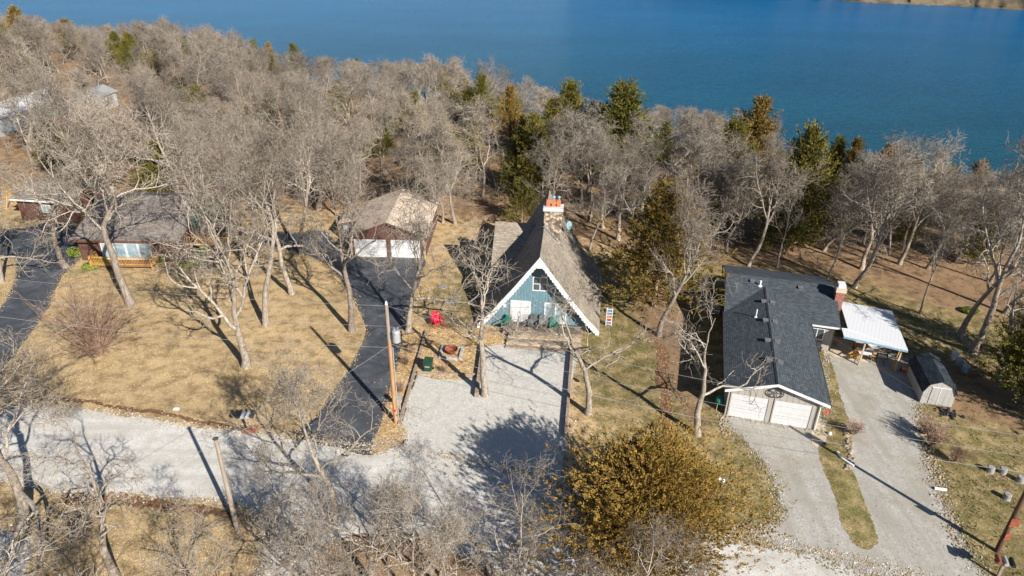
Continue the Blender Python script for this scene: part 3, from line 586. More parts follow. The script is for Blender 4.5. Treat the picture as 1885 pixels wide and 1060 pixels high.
part(slab([(RU, V0, RG), (UR, V0, E_), (UR, M0, E_), (RU, vk, RG)], .12), 'roof', 'slate', Hh)
mb = MB(); slab([(UL, M0, E_), (RU, vk, RG), (UR, M0, E_), (MR, M0, E_), (MR, MV, RM), (UL, MV, RM)], .12, mb); part(mb, 'roof', 'slate', Hh)
part(slab([(UL, MV, RM), (MR, MV, RM), (MR, M1, E_), (UL, M1, E_)], .12), 'roof', 'slate', Hh)
part(MB().ext([(.15, 0, .01), (6.5, 0, .01), (6.5, 0, E_-.05), (RU, 0, RG-.15), (.15, 0, E_-.08)], (0, .14, 0)), 'garage_wall', 'tansiding', Hh)
part(MB().box(.15, .27, .14, M1-.3, .01, E_-.1), 'side_wall', 'tansiding', Hh); part(MB().box(6.38, 6.5, .14, M0+.3, .01, E_-.12), 'side_wall', 'tansiding', Hh)
part(MB().box(6.5, MR-.3, M0+.3, M0+.42, .01, E_-.1), 'front_wall', 'tansiding', Hh)
part(MB().ext([(MR-.3, M0+.3, .01), (MR-.3, M1-.3, .01), (MR-.3, M1-.3, E_-.1), (MR-.3, MV, RM-.2), (MR-.3, M0+.3, E_-.1)], (-.12, 0, 0)), 'gable_wall', 'tansiding', Hh)
part(MB().box(.27, MR-.42, M1-.42, M1-.3, .01, E_-.1), 'rear_wall', 'tansiding', Hh)
for x0, x1 in ((.42, 3.03), (3.5, 6.05)):
    f = part(MB().box(x0-.09, x0, -.06, .0, .01, 2.2).box(x1, x1+.09, -.06, .0, .01, 2.2).box(x0, x1, -.06, .0, 2.12, 2.2), 'door_trim', 'tansiding', Hh)
    part(MB().box(x0, x1, -.02, .02, .02, 2.12), 'garage_door', 'doorwhite', Hh)
mb = MB(); mb.ext([(UL-.02, V0-.04, E_+.02), (RU, V0-.04, RG+.02), (RU, V0-.04, RG-.2), (UL-.02, V0-.04, E_-.2)], (0, .035, 0)); mb.ext([(RU, V0-.04, RG+.02), (UR+.02, V0-.04, E_+.02), (UR+.02, V0-.04, E_-.2), (RU, V0-.04, RG-.2)], (0, .035, 0)); part(mb, 'fascia', 'white', Hh)
part(MB().box(UR, UR+.1, V0, M0-.1, E_-.12, E_-.01), 'gutter', 'darkmetal', Hh); part(MB().box(UR+.1, MR, M0-.1, M0, E_-.12, E_+.01), 'gutter', 'white', Hh); part(MB().box(UL-.1, UL, V0, M1, E_-.12, E_-.01), 'gutter', 'darkmetal', Hh)
part(MB().cyl((6.55, -.1, .05), (6.55, -.1, 2.4), .05, .05, 8), 'downpipe', 'white', Hh)
ridge = MB(); ridge.ext([(RU-.14, V0, RG-.02), (RU, V0, RG+.05), (RU+.14, V0, RG-.02)], (0, vk-V0, 0)); part(ridge, 'ridge_cap', 'slate', Hh)
# wall ornament: an iron wagon wheel under the gable
wh = MB(); c = Vector((3.35, -.12, 2.75))
for k in range(20):
    a0, a1 = k*2*math.pi/20, (k+1)*2*math.pi/20; wh.cyl(c+Vector((math.cos(a0)*.55, 0, math.sin(a0)*.38)), c+Vector((math.cos(a1)*.55, 0, math.sin(a1)*.38)), .04, .04, 5)
for k in range(5):
    a0 = k*2*math.pi/5; wh.cyl(c, c+Vector((math.cos(a0)*.55, 0, math.sin(a0)*.38)), .03, .03, 5)
part(wh, 'wheel_ornament', 'darkmetal', Hh)
def atroof(px, py):
    z_ = 3.4
    for _ in range(12):
        x, y = P(px, py, z_); u, v = hl(x, y); z_ = .5*z_+.5*hroof(u, v)
    return u, v, z_
def z3(a, b): return 1300+a/3.1175, 460+b/3.1175
for a, b in ((330, 299), (380, 306), (340, 408), (395, 416), (352, 523), (407, 528), (363, 637), (424, 650), (265, 183), (541, 221)):
    u, v, z_ = atroof(*z3(a, b)); mb = MB(); mb.box(u-.17, u+.17, v-.15, v+.15, z_-.06, z_+.12); mb.ext([(u-.22, v-.2, z_+.12), (u+.22, v-.2, z_+.12), (u+.22, v+.2, z_+.15), (u-.22, v+.2, z_+.15)], (0, 0, .03)); part(mb, 'roof_vent', 'ventgrey', Hh)
u, v, z_ = atroof(*z3(308, 205)); part(MB().lathe((u, v, z_-.05), [(.22, 0), (.2, .08), (.09, .12), (.08, .45), (.11, .47), (.11, .55), (.02, .58)], 12), 'vent_pipe', 'white', Hh)
u, v, z_ = atroof(*z3(284, 385)); part(MB().cyl((u, v, z_-.05), (u, v, z_+.75), .055, .055, 8).cyl((u, v, z_-.02), (u, v, z_+.06), .16, .12, 10), 'vent_pipe', 'white', Hh)
bc = part(MB().box(MR-.28, MR+.42, 14.7, 15.7, .01, 4.35), 'chimney', 'brick', Hh)
part(MB().box(MR-.36, MR+.5, 14.62, 15.78, 4.35, 4.75), 'chimney_shoulder', 'concrete', bc); part(MB().box(MR-.22, MR+.38, 14.8, 15.6, 4.75, 5.05), 'chimney_cap', 'white', bc)
frame_win(Hh, 7.2, 8.4, 1.0, 2.1, M0+.3, 'glass', 2)
# carport
Cp = thing('carport', 'open carport with white ribbed metal roof on slanted posts', 'carport', (*hw_(MR+.02, 10.2), 0), HRZ)
part(MB().ext([(-.0, -.1, 2.55), (4.9, -.5, 2.25), (5.0, 6.1, 2.35), (.55, 6.2, 2.62), (.5, 1.2, 2.6), (0, 1.2, 2.58)], (0, 0, .07)), 'roof', 'metalroof', Cp)
part(MB().ext([(-.0, -.14, 2.42), (4.9, -.54, 2.12), (4.9, -.54, 2.29), (0, -.14, 2.59)], (0, .037, 0)), 'fascia', 'flash', Cp)
for a, b, h in ((1.75, -.1, 2.42), (4.55, -.2, 2.25), (4.7, 5.9, 2.33), (1.9, 5.9, 2.5)): part(MB().box(a-.06, a+.06, b-.06, b+.06, .01, h), 'post', 'paletimber', Cp)
part(MB().box(.1, 4.8, 5.95, 6.0, .01, 2.0), 'back_wall', 'timber', Cp)
def cw(a, b): u0, v0 = MR+.02+a, 10.2+b; return hw_(u0, v0)
x, y = cw(2.3, .9); o = thing('work_table', 'white topped work table under carport front edge', 'table', (x, y, 0), HRZ+.1); part(MB().box(-.6, .6, -.35, .35, .78, .82), 'table_top', 'white', o)
for a in (-.52, .52):
    for b in (-.28, .28): part(MB().box(a-.03, a+.03, b-.03, b+.03, .01, .78), 'leg', 'timber', o)
chair('patio_chair', 'wooden chair left of work table at carport', *cw(1.4, .6), HRZ-.7, 'yellowwood', 0, .95)
chair('patio_chair', 'black metal chair on patio beside taupe wall', *cw(-1.6, .9), HRZ-.4, 'darkmetal', 0, .95)
x, y = cw(3.5, .5); o = thing('barbecue_grill', 'black barrel grill on stand at carport front', 'grill', (x, y, 0), HRZ); part(MB().cyl((-.4, 0, .85), (.4, 0, .85), .25, .25, 14), 'barrel', 'black', o)
for a in (-.3, .3):
    for b in (-.2, .2): part(MB().cyl((a, b*1.3, 0), (a, b, .7), .02, .02, 6), 'leg', 'darkmetal', o)
part(MB().box(-.42, -.78, -.15, .15, .78, .82), 'side_shelf', 'orange', o)
x, y = cw(3.3, 2.6); o = thing('hammock', 'pale hammock slung in the shade under the carport roof', 'hammock', (x, y, 0), HRZ)
v = []; 
for k in range(13):
    f = k/12; zz = 1.5-1.0*math.sin(f*math.pi); wd = .08+.42*math.sin(f*math.pi)
    for s_ in (-1, 0, 1): v.append(((f-.5)*3.0, s_*wd, zz+(.12 if s_ else 0)))
hm = part(MB().add(v, [(k*3+q, k*3+3+q, k*3+4+q, k*3+1+q) for k in range(12) for q in range(2)]), 'cloth', 'oldwhite', o); hm.modifiers.new('s', 'SOLIDIFY').thickness = .02
part(MB().cyl((-1.6, 0, 0), (-1.5, 0, 1.6), .04, .04, 6).cyl((1.6, 0, 0), (1.5, 0, 1.6), .04, .04, 6).cyl((-1.6, 0, .05), (1.6, 0, .05), .04, .04, 6), 'stand', 'darkmetal', o)
x, y = cw(5.3, -.1); o = thing('garden_tiller', 'small orange and black garden machine at right foot of carport', 'garden machine', (x, y, 0), HRZ-.4)
part(MB().box(-.25, .25, -.2, .2, .25, .5), 'engine', 'orange', o, .03); part(MB().path([(0, .2, .4), (.05, .6, .8), (.1, .9, .95)], .025), 'handlebar', 'darkmetal', o)
for sx in (-1, 1): part(MB().cyl((sx*.27, 0, .18), (sx*.34, 0, .18), .18, .18, 12), 'wheel', 'black', o)
for k in range(3):
    x, y = cw(4.3+k*.12, -.1-.1*k); tag(MB().cyl((x, y, 0), (x+.5, y+.5, 1.7-.2*k), .04, .04, 6).build('wooden_pole', M['yellowwood']), ['longest pale pole leaning at the carport corner', 'middle pale pole leaning at the carport corner', 'shortest pale pole leaning at the carport corner'][k], 'pole', 'poles leaning at the carport')
# smoker and rope-like things near the garage
x, y = P(1322, 752); o = thing('patio_smoker', 'dark green egg-shaped smoker on stand left of the garage door', 'smoker', (x, y, 0)); part(MB().lathe((0, 0, .45), [(.15, 0), (.3, .15), (.34, .35), (.3, .55), (.16, .7), (.06, .76)], 16), 'body', 'greenplastic', o, smooth=True)
for k in range(4): part(MB().cyl((.3*math.cos(k*1.57+.78), .3*math.sin(k*1.57+.78), 0), (.25*math.cos(k*1.57+.78), .25*math.sin(k*1.57+.78), .55), .025, .025, 6), 'leg', 'paletimber', o)
x, y = P(1322, 575); o = thing('ac_unit', 'grey outdoor cooling unit in the shade on left side of slate roofed house', 'cooling unit', (x-.3, y, 0), HRZ); part(MB().box(-.4, .4, -.4, .4, .05, .85), 'casing', 'greymetal', o, .02); part(MB().lathe((0, 0, .85), [(.33, 0), (.33, .03), (.1, .05)], 16), 'fan_guard', 'darkmetal', o)
x, y = P(1518, 772); o = thing('garden_pinwheel', 'small red pinwheel on a stick by the concrete apron', 'pinwheel', (x, y, 0)); part(MB().cyl((0, 0, 0), (0, 0, .7), .015, .015, 5), 'stick', 'darkmetal', o)
mb = MB()
for k in range(4): a0 = k*math.pi/2; mb.ext([(0, -.02, .7), (.2*math.cos(a0), -.02, .7+.2*math.sin(a0)), (.2*math.cos(a0+.7), -.02, .7+.2*math.sin(a0+.7))], (0, .012, 0))
part(mb, 'vane', 'red', o)
# ------------------------------------------------------------------ gambrel shed
sx_, sy_ = 33.15, 43.05
Sh = thing('gambrel_shed', 'small pale gambrel shed with dark shingle roof beside right driveway', 'shed', (33.15, 43.0, 0), -.23)
gp = [(-1.13, 0), (-1.13, 1.2), (-.86, 1.82), (0, 2.25), (.86, 1.82), (1.13, 1.2), (1.13, 0)]
for y in (0, 3.8): part(MB().ext([(a, y, b+.01) for a, b in gp], (0, .1, 0)), 'gable_wall', 'shedsiding', Sh)
for s_ in (-1, 1):
    part(MB().box(s_*1.09-.04, s_*1.09+.04, .1, 3.8, .01, 1.2), 'side_wall', 'shedsiding', Sh)
    rp = MB(); slab([(0, -.15, 2.34), (0, 4.05, 2.34), (s_*.92, 4.05, 1.89), (s_*.92, -.15, 1.89)], .06, rp); slab([(s_*.92, -.15, 1.89), (s_*.92, 4.05, 1.89), (s_*1.27, 4.05, 1.1), (s_*1.27, -.15, 1.1)], .06, rp); part(rp, 'roof', 'darkslate', Sh)
dd_ = part(MB().box(-.6, .6, -.04, 0, .1, 1.6), 'door', 'shedsiding', Sh); part(MB().box(-.02, .02, -.06, -.04, .1, 1.6).box(-.65, .65, -.06, -.04, 1.6, 1.66), 'door_trim', 'white', dd_)
for k, (px, py) in enumerate(((1756, 660), (1763, 672), (1775, 684))):
    x, y = P(px, py); o = thing('rubbish_can', ['white lidded can, uppermost of three behind the shed', 'grey lidded can, middle of three behind the shed', 'grey green lidded can, lowest of three behind the shed'][k], 'can', (x, y, 0), 0, 'cans behind the shed')
    part(MB().lathe((0, 0, 0), [(.22, 0), (.28, .6)], 14), 'can', ('white', 'greymetal', 'flash')[k], o); part(MB().lathe((0, 0, .6), [(.31, 0), (.3, .05), (.05, .12)], 14), 'lid', ('white', 'flash', 'greymetal')[k], o)
# ------------------------------------------------------------------ brown house on the left
B = thing('brown_house', 'sprawling brown house with grey shingle roof behind big oaks', 'house', (-41.8, 66.2, 0), 0)
# local: x from -13 to 6, y depth
def bw(px, py, z=0): x, y = P(px, py, z); return x+41.8, y-66.2
bf = 0.0
part(MB().box(-4.6, 6.3, 0, .15, .01, 2.7), 'front_wall', 'brownsiding', B)
part(MB().ext([(-4.6, .15, .01), (-4.6, 13.6, .01), (-4.6, 13.6, 2.7), (-4.6, 7.0, 4.7), (-4.6, .15, 2.7)], (.15, 0, 0)), 'side_wall', 'brownsiding', B); part(MB().box(-4.45, 6.4, 13.5, 13.65, .01, 2.7), 'rear_wall', 'brownsiding', B)
part(slab([(-5.1, -.6, 2.65), (6.6, -.6, 2.65), (6.4, 7.0, 4.9), (-5.1, 7.0, 4.9)], .15), 'roof', 'brownroof', B)
part(slab([(-5.1, 7.0, 4.9), (6.4, 7.0, 4.9), (6.6, 14.2, 2.65), (-5.1, 14.2, 2.65)], .15), 'roof', 'brownroof', B)
part(MB().box(-5.1, 6.6, -.66, -.6, 2.42, 2.66), 'fascia', 'brownsiding', B)
# glazed prow on the right end
q0 = bw(333, 448, .3); p0, p1 = Vector((q0[0], q0[1], 0)), Vector((q0[0]+2.5, q0[1]+4.6, 0)); p2 = Vector((p1.x, p1.y+4.5, 0))
part(slab([(4.2, 7.02, 4.95), (p0.x-.3, p0.y-.7, 2.8), (p1.x+.6, p1.y-.3, 4.6), (p1.x+.7, 7.02, 5.0)], .13), 'roof', 'brownroof', B)
part(slab([(4.2, 7.04, 4.96), (p1.x+.7, 7.04, 5.0), (p1.x+.6, 13.6, 2.9), (5.2, 14.2, 2.68)], .13), 'roof', 'brownroof', B)
part(MB().ext([(p0.x, p0.y, .5), (p1.x, p1.y, .5), (p1.x, p1.y, 4.2), (p0.x, p0.y, 2.6)], (-.08, .05, 0)), 'glass_wall', 'greenglass', B)
fm = MB()
for f in (0, .34, .67, 1):
    q = p0.lerp(p1, f); fm.box(q.x-.06, q.x+.06, q.y-.12, q.y+.02, .02, 2.6+1.6*f)
part(fm, 'glass_wall_frame', 'white', B)
part(MB().ext([(p1.x, p1.y+.03, .01), (p2.x, p2.y, .01), (p2.x, p2.y, 3.2), (p1.x, p1.y+2.2, 4.3), (p1.x, p1.y+.03, 4.2)], (-.12, 0, 0)), 'side_wall', 'brownsiding', B)
part(MB().box(6.1, p0.x+.2, .16, p0.y+.1, .01, 2.6), 'side_wall', 'brownsiding', B)
# bay with tall pale windows
x0 = bw(196, 470, .6)[0]; x1 = bw(288, 470, .6)[0]
part(MB().box(x0-.2, x1+.25, -.45, -.02, .3, 2.45), 'bay', 'brownsiding', B)
nb_ = 4; ww = (x1-x0)/nb_
for k in range(nb_): frame_win(B, x0+ww*k+.04, x0+ww*(k+1)-.02, .45, 2.35, -.47, 'paleglass', 1, 1, .07)
def deck(par, x0, x1, y0, y1, z_, sides, post=.5):
    part(MB().box(x0, x1, y0, y1, z_-.15, z_), 'deck', 'deckbrown', par)
    r_ = MB()
    def run(ax, ay, bx, by):
        L = math.hypot(bx-ax, by-ay); n_ = max(2, int(L/.16)); an = math.atan2(by-ay, bx-ax)
        for k in range(n_+1): f = k/n_; r_.box(ax+(bx-ax)*f-.02, ax+(bx-ax)*f+.02, ay+(by-ay)*f-.02, ay+(by-ay)*f+.02, z_, z_+.9)
        mx, my = (ax+bx)/2, (ay+by)/2; r_.box(mx-L/2, mx+L/2, my-.06, my+.06, z_+.9, z_+.96, an); r_.box(mx-L/2, mx+L/2, my-.03, my+.03, z_+.1, z_+.16, an)
    if 'f' in sides: run(x0, y0, x1, y0)
    if 'l' in sides: run(x0, y0, x0, y1)
    if 'r' in sides: run(x1, y0, x1, y1)
    for a in (x0+.05, x1-.05): r_.box(a-.06, a+.06, y0-.06, y0+.06, .0, z_+1.0)
    part(r_, 'railing', 'yellowwood', par)
deck(B, x0-.6, x1+.6, -2.0, -.5, .45, 'flr')
deck(B, p0.x+.3, p0.x+6.2, p0.y-1.6, p0.y+5.5, .9, 'fr')
st_ = MB()
for k in range(4): st_.box(p0.x+4.4, p0.x+5.8, p0.y-1.95-.3*k, p0.y-1.62-.3*k, .7-.22*k-.06, .72-.22*k)
part(st_, 'deck_steps', 'deckbrown', B)
# left extension (garage wing) further back
W2 = thing('brown_wing', 'brown garage wing with white trim at left end of brown house', 'garage', (*P(92, 408), 0), -.12)
part(MB().box(-3.6, 3.6, 0, .15, .01, 2.9), 'front_wall', 'brownsiding', W2); part(MB().box(3.45, 3.6, .15, 6, .01, 2.9), 'side_wall', 'brownsiding', W2); part(MB().box(-3.6, -3.45, .15, 6, .01, 2.9), 'side_wall', 'brownsiding', W2)
part(slab([(-4, -.5, 2.9), (4, -.5, 2.9), (4, 3, 4.0), (-4, 3, 4.0)], .15), 'roof', 'brownroof', W2); part(slab([(-4, 3, 4.0), (4, 3, 4.0), (4, 6.5, 2.9), (-4, 6.5, 2.9)], .15), 'roof', 'brownroof', W2)
part(MB().box(-4, 4, -.56, -.5, 2.7, 2.9), 'fascia', 'white', W2); frame_win(W2, -.5, .7, 1.2, 2.2, 0, 'paleglass', 2)
x, y = P(35, 385); o = thing('swing_frame', 'golden timber swing frame left of the brown wing', 'swing', (x, y, 0), -.4)
for s_ in (-1, 1): part(MB().cyl((s_*1.3, -.7, 0), (s_*1.2, 0, 2.3), .09, .09, 6).cyl((s_*1.3, .7, 0), (s_*1.2, 0, 2.3), .09, .09, 6), 'leg_pair', 'yellowwood', o)
part(MB().box(-1.5, 1.5, -.1, .1, 2.28, 2.45), 'beam', 'yellowwood', o); part(MB().box(-.7, .7, -.3, .3, .6, .66).box(-.7, .7, .28, .33, .66, 1.2).cyl((-.6, 0, .66), (-.6, 0, 2.3), .015, .015, 5).cyl((.6, 0, .66), (.6, 0, 2.3), .015, .015, 5), 'swing_seat', 'yellowwood', o)
# clipped green shrubs along the brown house
def leafball(name, lab, x, y, rx, h, group, seed):
    r = np.random.default_rng(seed); n = 1500; d_ = r.normal(size=(n, 3)); d_ /= np.linalg.norm(d_, axis=1)[:, None]; rad = r.uniform(.7, 1.05, n)**.6
    c = d_*rad[:, None]*np.array([rx, rx*.8, h/2])+np.array([0, 0, h/2]); c = c[c[:, 2] > .02]; n = len(c)
    a = r.normal(size=(n, 3)); a /= np.linalg.norm(a, axis=1)[:, None]; b = np.cross(a, r.normal(size=(n, 3))); b /= np.linalg.norm(b, axis=1)[:, None]
    v = np.stack([c-a*.07, c-b*.035, c+a*.07, c+b*.035], 1).reshape(-1, 3); o = link(name, mesh_q(name, v, np.arange(n*4).reshape(-1, 4), M['greenbush'])); o.location = (x, y, 0); tag(o, lab, 'bush', group)
for k, (px, py, rx, h, lab) in enumerate(((142, 472, .9, 1.2, 'green shrub at left corner of brown house front'), (170, 492, 1.0, .5, 'low green shrub beside the asphalt drive, left of the bay deck'), (185, 488, .8, .7, 'green shrub against the left end of the bay deck'), (297, 483, .45, .7, 'small dark green shrub right of the bay deck'), (372, 470, .8, 1.2, 'olive shrub in front of the prow deck railing'), (350, 487, 1.1, .35, 'low green ground shrub before the prow deck'), (1785, 575, .8, .5, 'spiky green clump on slope right of the carport'))):
    x, y = P(px, py); leafball('green_shrub', lab, x, y, rx, h, 'green shrubs', k)
# ------------------------------------------------------------------ white building far left
wx, wy_ = P(62, 205, 3)
Wb = thing('long_white_building', 'long low building with white metal roof among trees at far left', 'building', (wx, wy_, 0), math.radians(-5))
a_ = [Vector((*P(0, 218, 3), 0)), Vector((*P(122, 178, 3), 0)), Vector((*P(108, 150, 3.6), 0)), Vector((*P(0, 188, 3.6), 0))]
ang = math.atan2(a_[1].y-a_[0].y, a_[1].x-a_[0].x); Wb.rotation_euler = (0, 0, ang); Wb.location = (a_[0].x, a_[0].y, 0)
L_ = (a_[1]-a_[0]).length; dp = abs((a_[2]-a_[0]).cross((a_[1]-a_[0]).normalized()).z)
part(slab([(-12, 0, 3.0), (L_, 0, 3.0), (L_, dp*.5, 4.3), (-12, dp*.5, 4.3)], .12), 'roof', 'metalroof', Wb); part(slab([(-12, dp*.5, 4.3), (L_, dp*.5, 4.3), (L_, dp, 3.0), (-12, dp, 3.0)], .12), 'roof', 'metalroof', Wb)
part(MB().box(-11.6, L_-.4, .3, .45, .01, 2.95), 'front_wall', 'greymetal', Wb); part(MB().box(L_-.55, L_-.4, .45, dp-.3, .01, 2.95), 'end_wall', 'greymetal', Wb)
x, y = P(190, 205); o = thing('grey_outbuilding', 'pale grey outbuilding half hidden in wood right of long white building', 'building', (x, y, 0), ang)
part(MB().box(-5, 5, 0, 5, .01, 2.8), 'walls', 'oldwhite', o); part(slab([(-5.4, -.4, 2.8), (5.4, -.4, 2.8), (5.4, 2.5, 4.0), (-5.4, 2.5, 4.0)], .12), 'roof', 'greymetal', o); part(slab([(-5.4, 2.5, 4.0), (5.4, 2.5, 4.0), (5.4, 5.4, 2.8), (-5.4, 5.4, 2.8)], .12), 'roof', 'greymetal', o)
# ------------------------------------------------------------------ utility poles and wires
def pole(lab, px, py, h, m, top='poletop', lean=(0, 0)):
    x, y = P(px, py); o = thing('utility_pole', lab, 'utility pole', (x, y, 0))
    part(MB().cyl((0, 0, -.05), (lean[0], lean[1], h), .16, .11, 14), 'pole', m, o, smooth=False); return o, x, y
p1, x1_, y1_ = pole('orange wood utility pole with grey transformer beside the black driveway', 729, 778, 10.0, 'poleorange')
part(MB().cyl((0, 0, 10.0), (0, 0, 10.25), .10, .06, 10), 'insulator', 'white', p1); part(MB().cyl((0, 0, 7.2), (0, 0, 10.02), .135, .12, 14), 'grey_upper_pole', 'polegrey', p1)
tr_ = part(MB().lathe((.52, -.05, 7.1), [(.25, 0), (.28, .04), (.28, .85), (.24, .92), (.08, .95)], 18), 'transformer', 'greymetal', p1)
for a in (-.12, .12): part(MB().lathe((.52+a, -.05, 8.05), [(.05, 0), (.07, .06), (.04, .1), (.06, .14), (.02, .24)], 8), 'bushing', 'stump', tr_)
part(MB().box(.1, .3, -.1, .0, 7.3, 7.85), 'bracket', 'darkmetal', p1); part(MB().cyl((.22, 0, 0), (.2, 0, 6.6), .035, .035, 8), 'conduit', 'greymetal', p1); part(MB().box(-.1, .1, -.26, -.17, 1.2, 1.35), 'marker', 'red', p1)
p2, x2_, y2_ = pole('grey weathered utility pole left of the road, shadow across the gravel', 438, 978, 7.15, 'polegrey'); part(MB().lathe((0, 0, 7.15), [(.15, 0), (.17, .03), (.05, .12)], 10), 'pole_cap', 'darkmetal', p2)
p3, x3_, y3_ = pole('dark brown utility pole with square plate at right frame edge', 1835, 1015, 8.6, 'polebrown'); pl_ = part(MB().box(-.28, .28, -.26, -.2, 2.3, 2.9, .0), 'plate', 'rust', p3, .01); part(MB().lathe((.3, .1, 7.1), [(.22, 0), (.25, .05), (.25, .75), (.1, .82)], 14), 'transformer', 'greymetal', p3)
part(MB().box(-.18, .18, -.24, -.19, 1.2, 1.7), 'marker', 'rust', p3)
x, y = P(737, 752); o = thing('meter_box', 'grey electric meter box beside foot of the orange pole', 'meter box', (x+.05, y-.3, 0)); part(MB().cyl((0, 0, 0), (0, 0, .9), .05, .05, 8), 'post', 'greymetal', o); part(MB().box(-.17, .17, -.1, .1, .9, 1.5), 'box', 'stump', o, .02); part(MB().cyl((0, -.1, 1.25), (0, -.16, 1.25), .1, .1, 12), 'dial', 'paleglass', o)
def wire(lab, a, b, sag, r_=.009, group='overhead power lines'):
    pts = []
    for k in range(25): f = k/24; pts.append((a[0]+(b[0]-a[0])*f, a[1]+(b[1]-a[1])*f, a[2]+(b[2]-a[2])*f-4*sag*f*(1-f)))
    v, q = tubes([(np.array(pts), np.full(25, r_), 5)]); tag(link('power_line', mesh_q('power_line', v, q, M['wire'])), lab, 'wire', group)
wire('highest wire from orange pole to right pole', (x1_, y1_, 9.9), (x3_, y3_, 8.5), .7)
wire('middle wire from orange pole to right pole', (x1_, y1_, 8.3), (x3_, y3_, 7.2), .8)
wire('lowest thick wire from orange pole to right pole', (x1_, y1_, 6.9), (x3_, y3_, 6.1), .9, .013)
wire('highest wire running left from the orange pole over the lawn', (x1_, y1_, 9.9), (-60, 49, 9.5), .9)
wire('middle wire running left from the orange pole over the lawn', (x1_, y1_, 8.3), (-60, 48.6, 8.2), 1.0)
wire('low cable running left from the orange pole over the lawn', (x1_, y1_, 6.6), (-60, 48.2, 7), 1.3, .012)
wire('slanting guy line from orange pole down to grey road pole', (x1_, y1_, 6.8), (x2_, y2_, 6.9), .4)
wire('service cable from orange pole to A-frame gable', (x1_, y1_, 8.0), (*aw(-.3, -1.1), 6.9), .5, .008)
wire('wire from grey road pole down past bottom left corner', (x2_, y2_, 7), (-26, 14, 8), .3)
wire('service cable from right pole to slate house eave', (x3_, y3_, 7.2), (*hw_(7.2, 11.4), 2.8), .5, .008)
# ------------------------------------------------------------------ mailboxes
def mailbox(o, x, m):
    mb = MB(); n_ = 8; v = []
    for y in (-.26, .26):
        v += [(x-.09, y, 1.05)]+[(x-.09*math.cos(k*math.pi/n_), y, 1.17+.09*math.sin(k*math.pi/n_)) for k in range(n_+1)]+[(x+.09, y, 1.05)]
    k = n_+3; mb.add(v, [tuple(range(k))[::-1], tuple(range(k, 2*k))]+[(i, (i+1) % k, k+(i+1) % k, k+i) for i in range(k)]); part(mb, 'mailbox', m, o)
x, y = P(458, 792); o = thing('mailbox_stand', 'row of four mailboxes on a stand above rusty bricks beside road', 'mailboxes', (x, y, 0), .1); o.scale = (1.25,)*3
for k, m in enumerate(('black', 'greymetal', 'greymetal', 'darkmetal')): mailbox(o, -.42+k*.27, m)
part(MB().box(-.55, .55, -.1, .1, 1.0, 1.05), 'shelf', 'timber', o); part(MB().box(-.06, .06, -.06, .06, 0, 1.0), 'post', 'timber', o); part(MB().box(-.3, .4, -.3, -.05, .01, .25).box(-.1, .5, -.05, .2, .01, .18), 'brick_pile', 'rust', o)
x, y = P(1836, 1062); o = thing('mailbox_stand', 'row of three mailboxes near bottom right corner', 'mailboxes', (x, y, 0), -.3); o.scale = (1.15,)*3
for k, m in enumerate(('rust', 'greymetal', 'black')): mailbox(o, -.3+k*.3, m)
part(MB().box(-.45, .45, -.1, .1, 1.0, 1.05), 'shelf', 'timber', o); part(MB().box(-.06, .06, -.06, .06, 0, 1.0), 'post', 'timber', o)
# ------------------------------------------------------------------ right yard: blocks, pipes, stones
for k, (px, py, lab) in enumerate(((1822, 868, 'leftmost of the upper wooden block stumps on right lawn'), (1845, 870, 'second of the upper wooden block stumps on right lawn'), (1877, 886, 'third upper stump, nearest right frame edge'), (1852, 918, 'lone lower stump on right lawn near the pole'))):
    x, y = P(px, py); tag(MB().lathe((x, y, 0), [(.26, 0), (.24, .1), (.23, .42), (.2, .44)], 12).build('stump', M['stump']), lab, 'stump', 'stumps on the right lawn')
x, y = P(1560, 850); tag(MB().path([(x-.35, y+.9, .1), (x-.3, y+.3, .1), (x, y-.2, .1), (x+.2, y-.5, .1)], .075, 8).build('drain_pipe', M['whitepvc']), 'bent white plastic pipe at end of the stone edge between driveways', 'pipe')
x, y = P(1732, 903); tag(MB().path([(x-.4, y+.08, .12), (x+.3, y-.05, .12)], .09, 10).build('drain_pipe', M['whitepvc']), 'short straight white plastic pipe in the rubble right of the driveway', 'pipe')
for k, (px, py) in enumerate(((1324, 884), (1331, 887))):
    x, y = P(px, py); tag(MB().lathe((x, y, 0), [(.03, 0), (.11, .05), (.13, .12), (.1, .2), (.03, .24)], 12).build('garden_globe', M['white'], smooth=True), ['left of the two small white globes on grass by bronze cedar', 'right of the two small white globes on grass by bronze cedar'][k], 'globe', 'white globes on the lawn')
x, y = P(325, 754); tag(MB().box(x-.2, x+.2, y-.1, y+.1, 0, .16).build('utility_box', M['white'], bevel=.02), 'tiny white box in the leaf drift by the left road', 'box')
x, y = P(1527, 800); tag(MB().lathe((x, y, 0), [(.08, 0), (.16, .08), (.12, .2), (.04, .26)], 9).build('white_rock', M['white']), 'white rock at the corner of the concrete apron', 'rock')
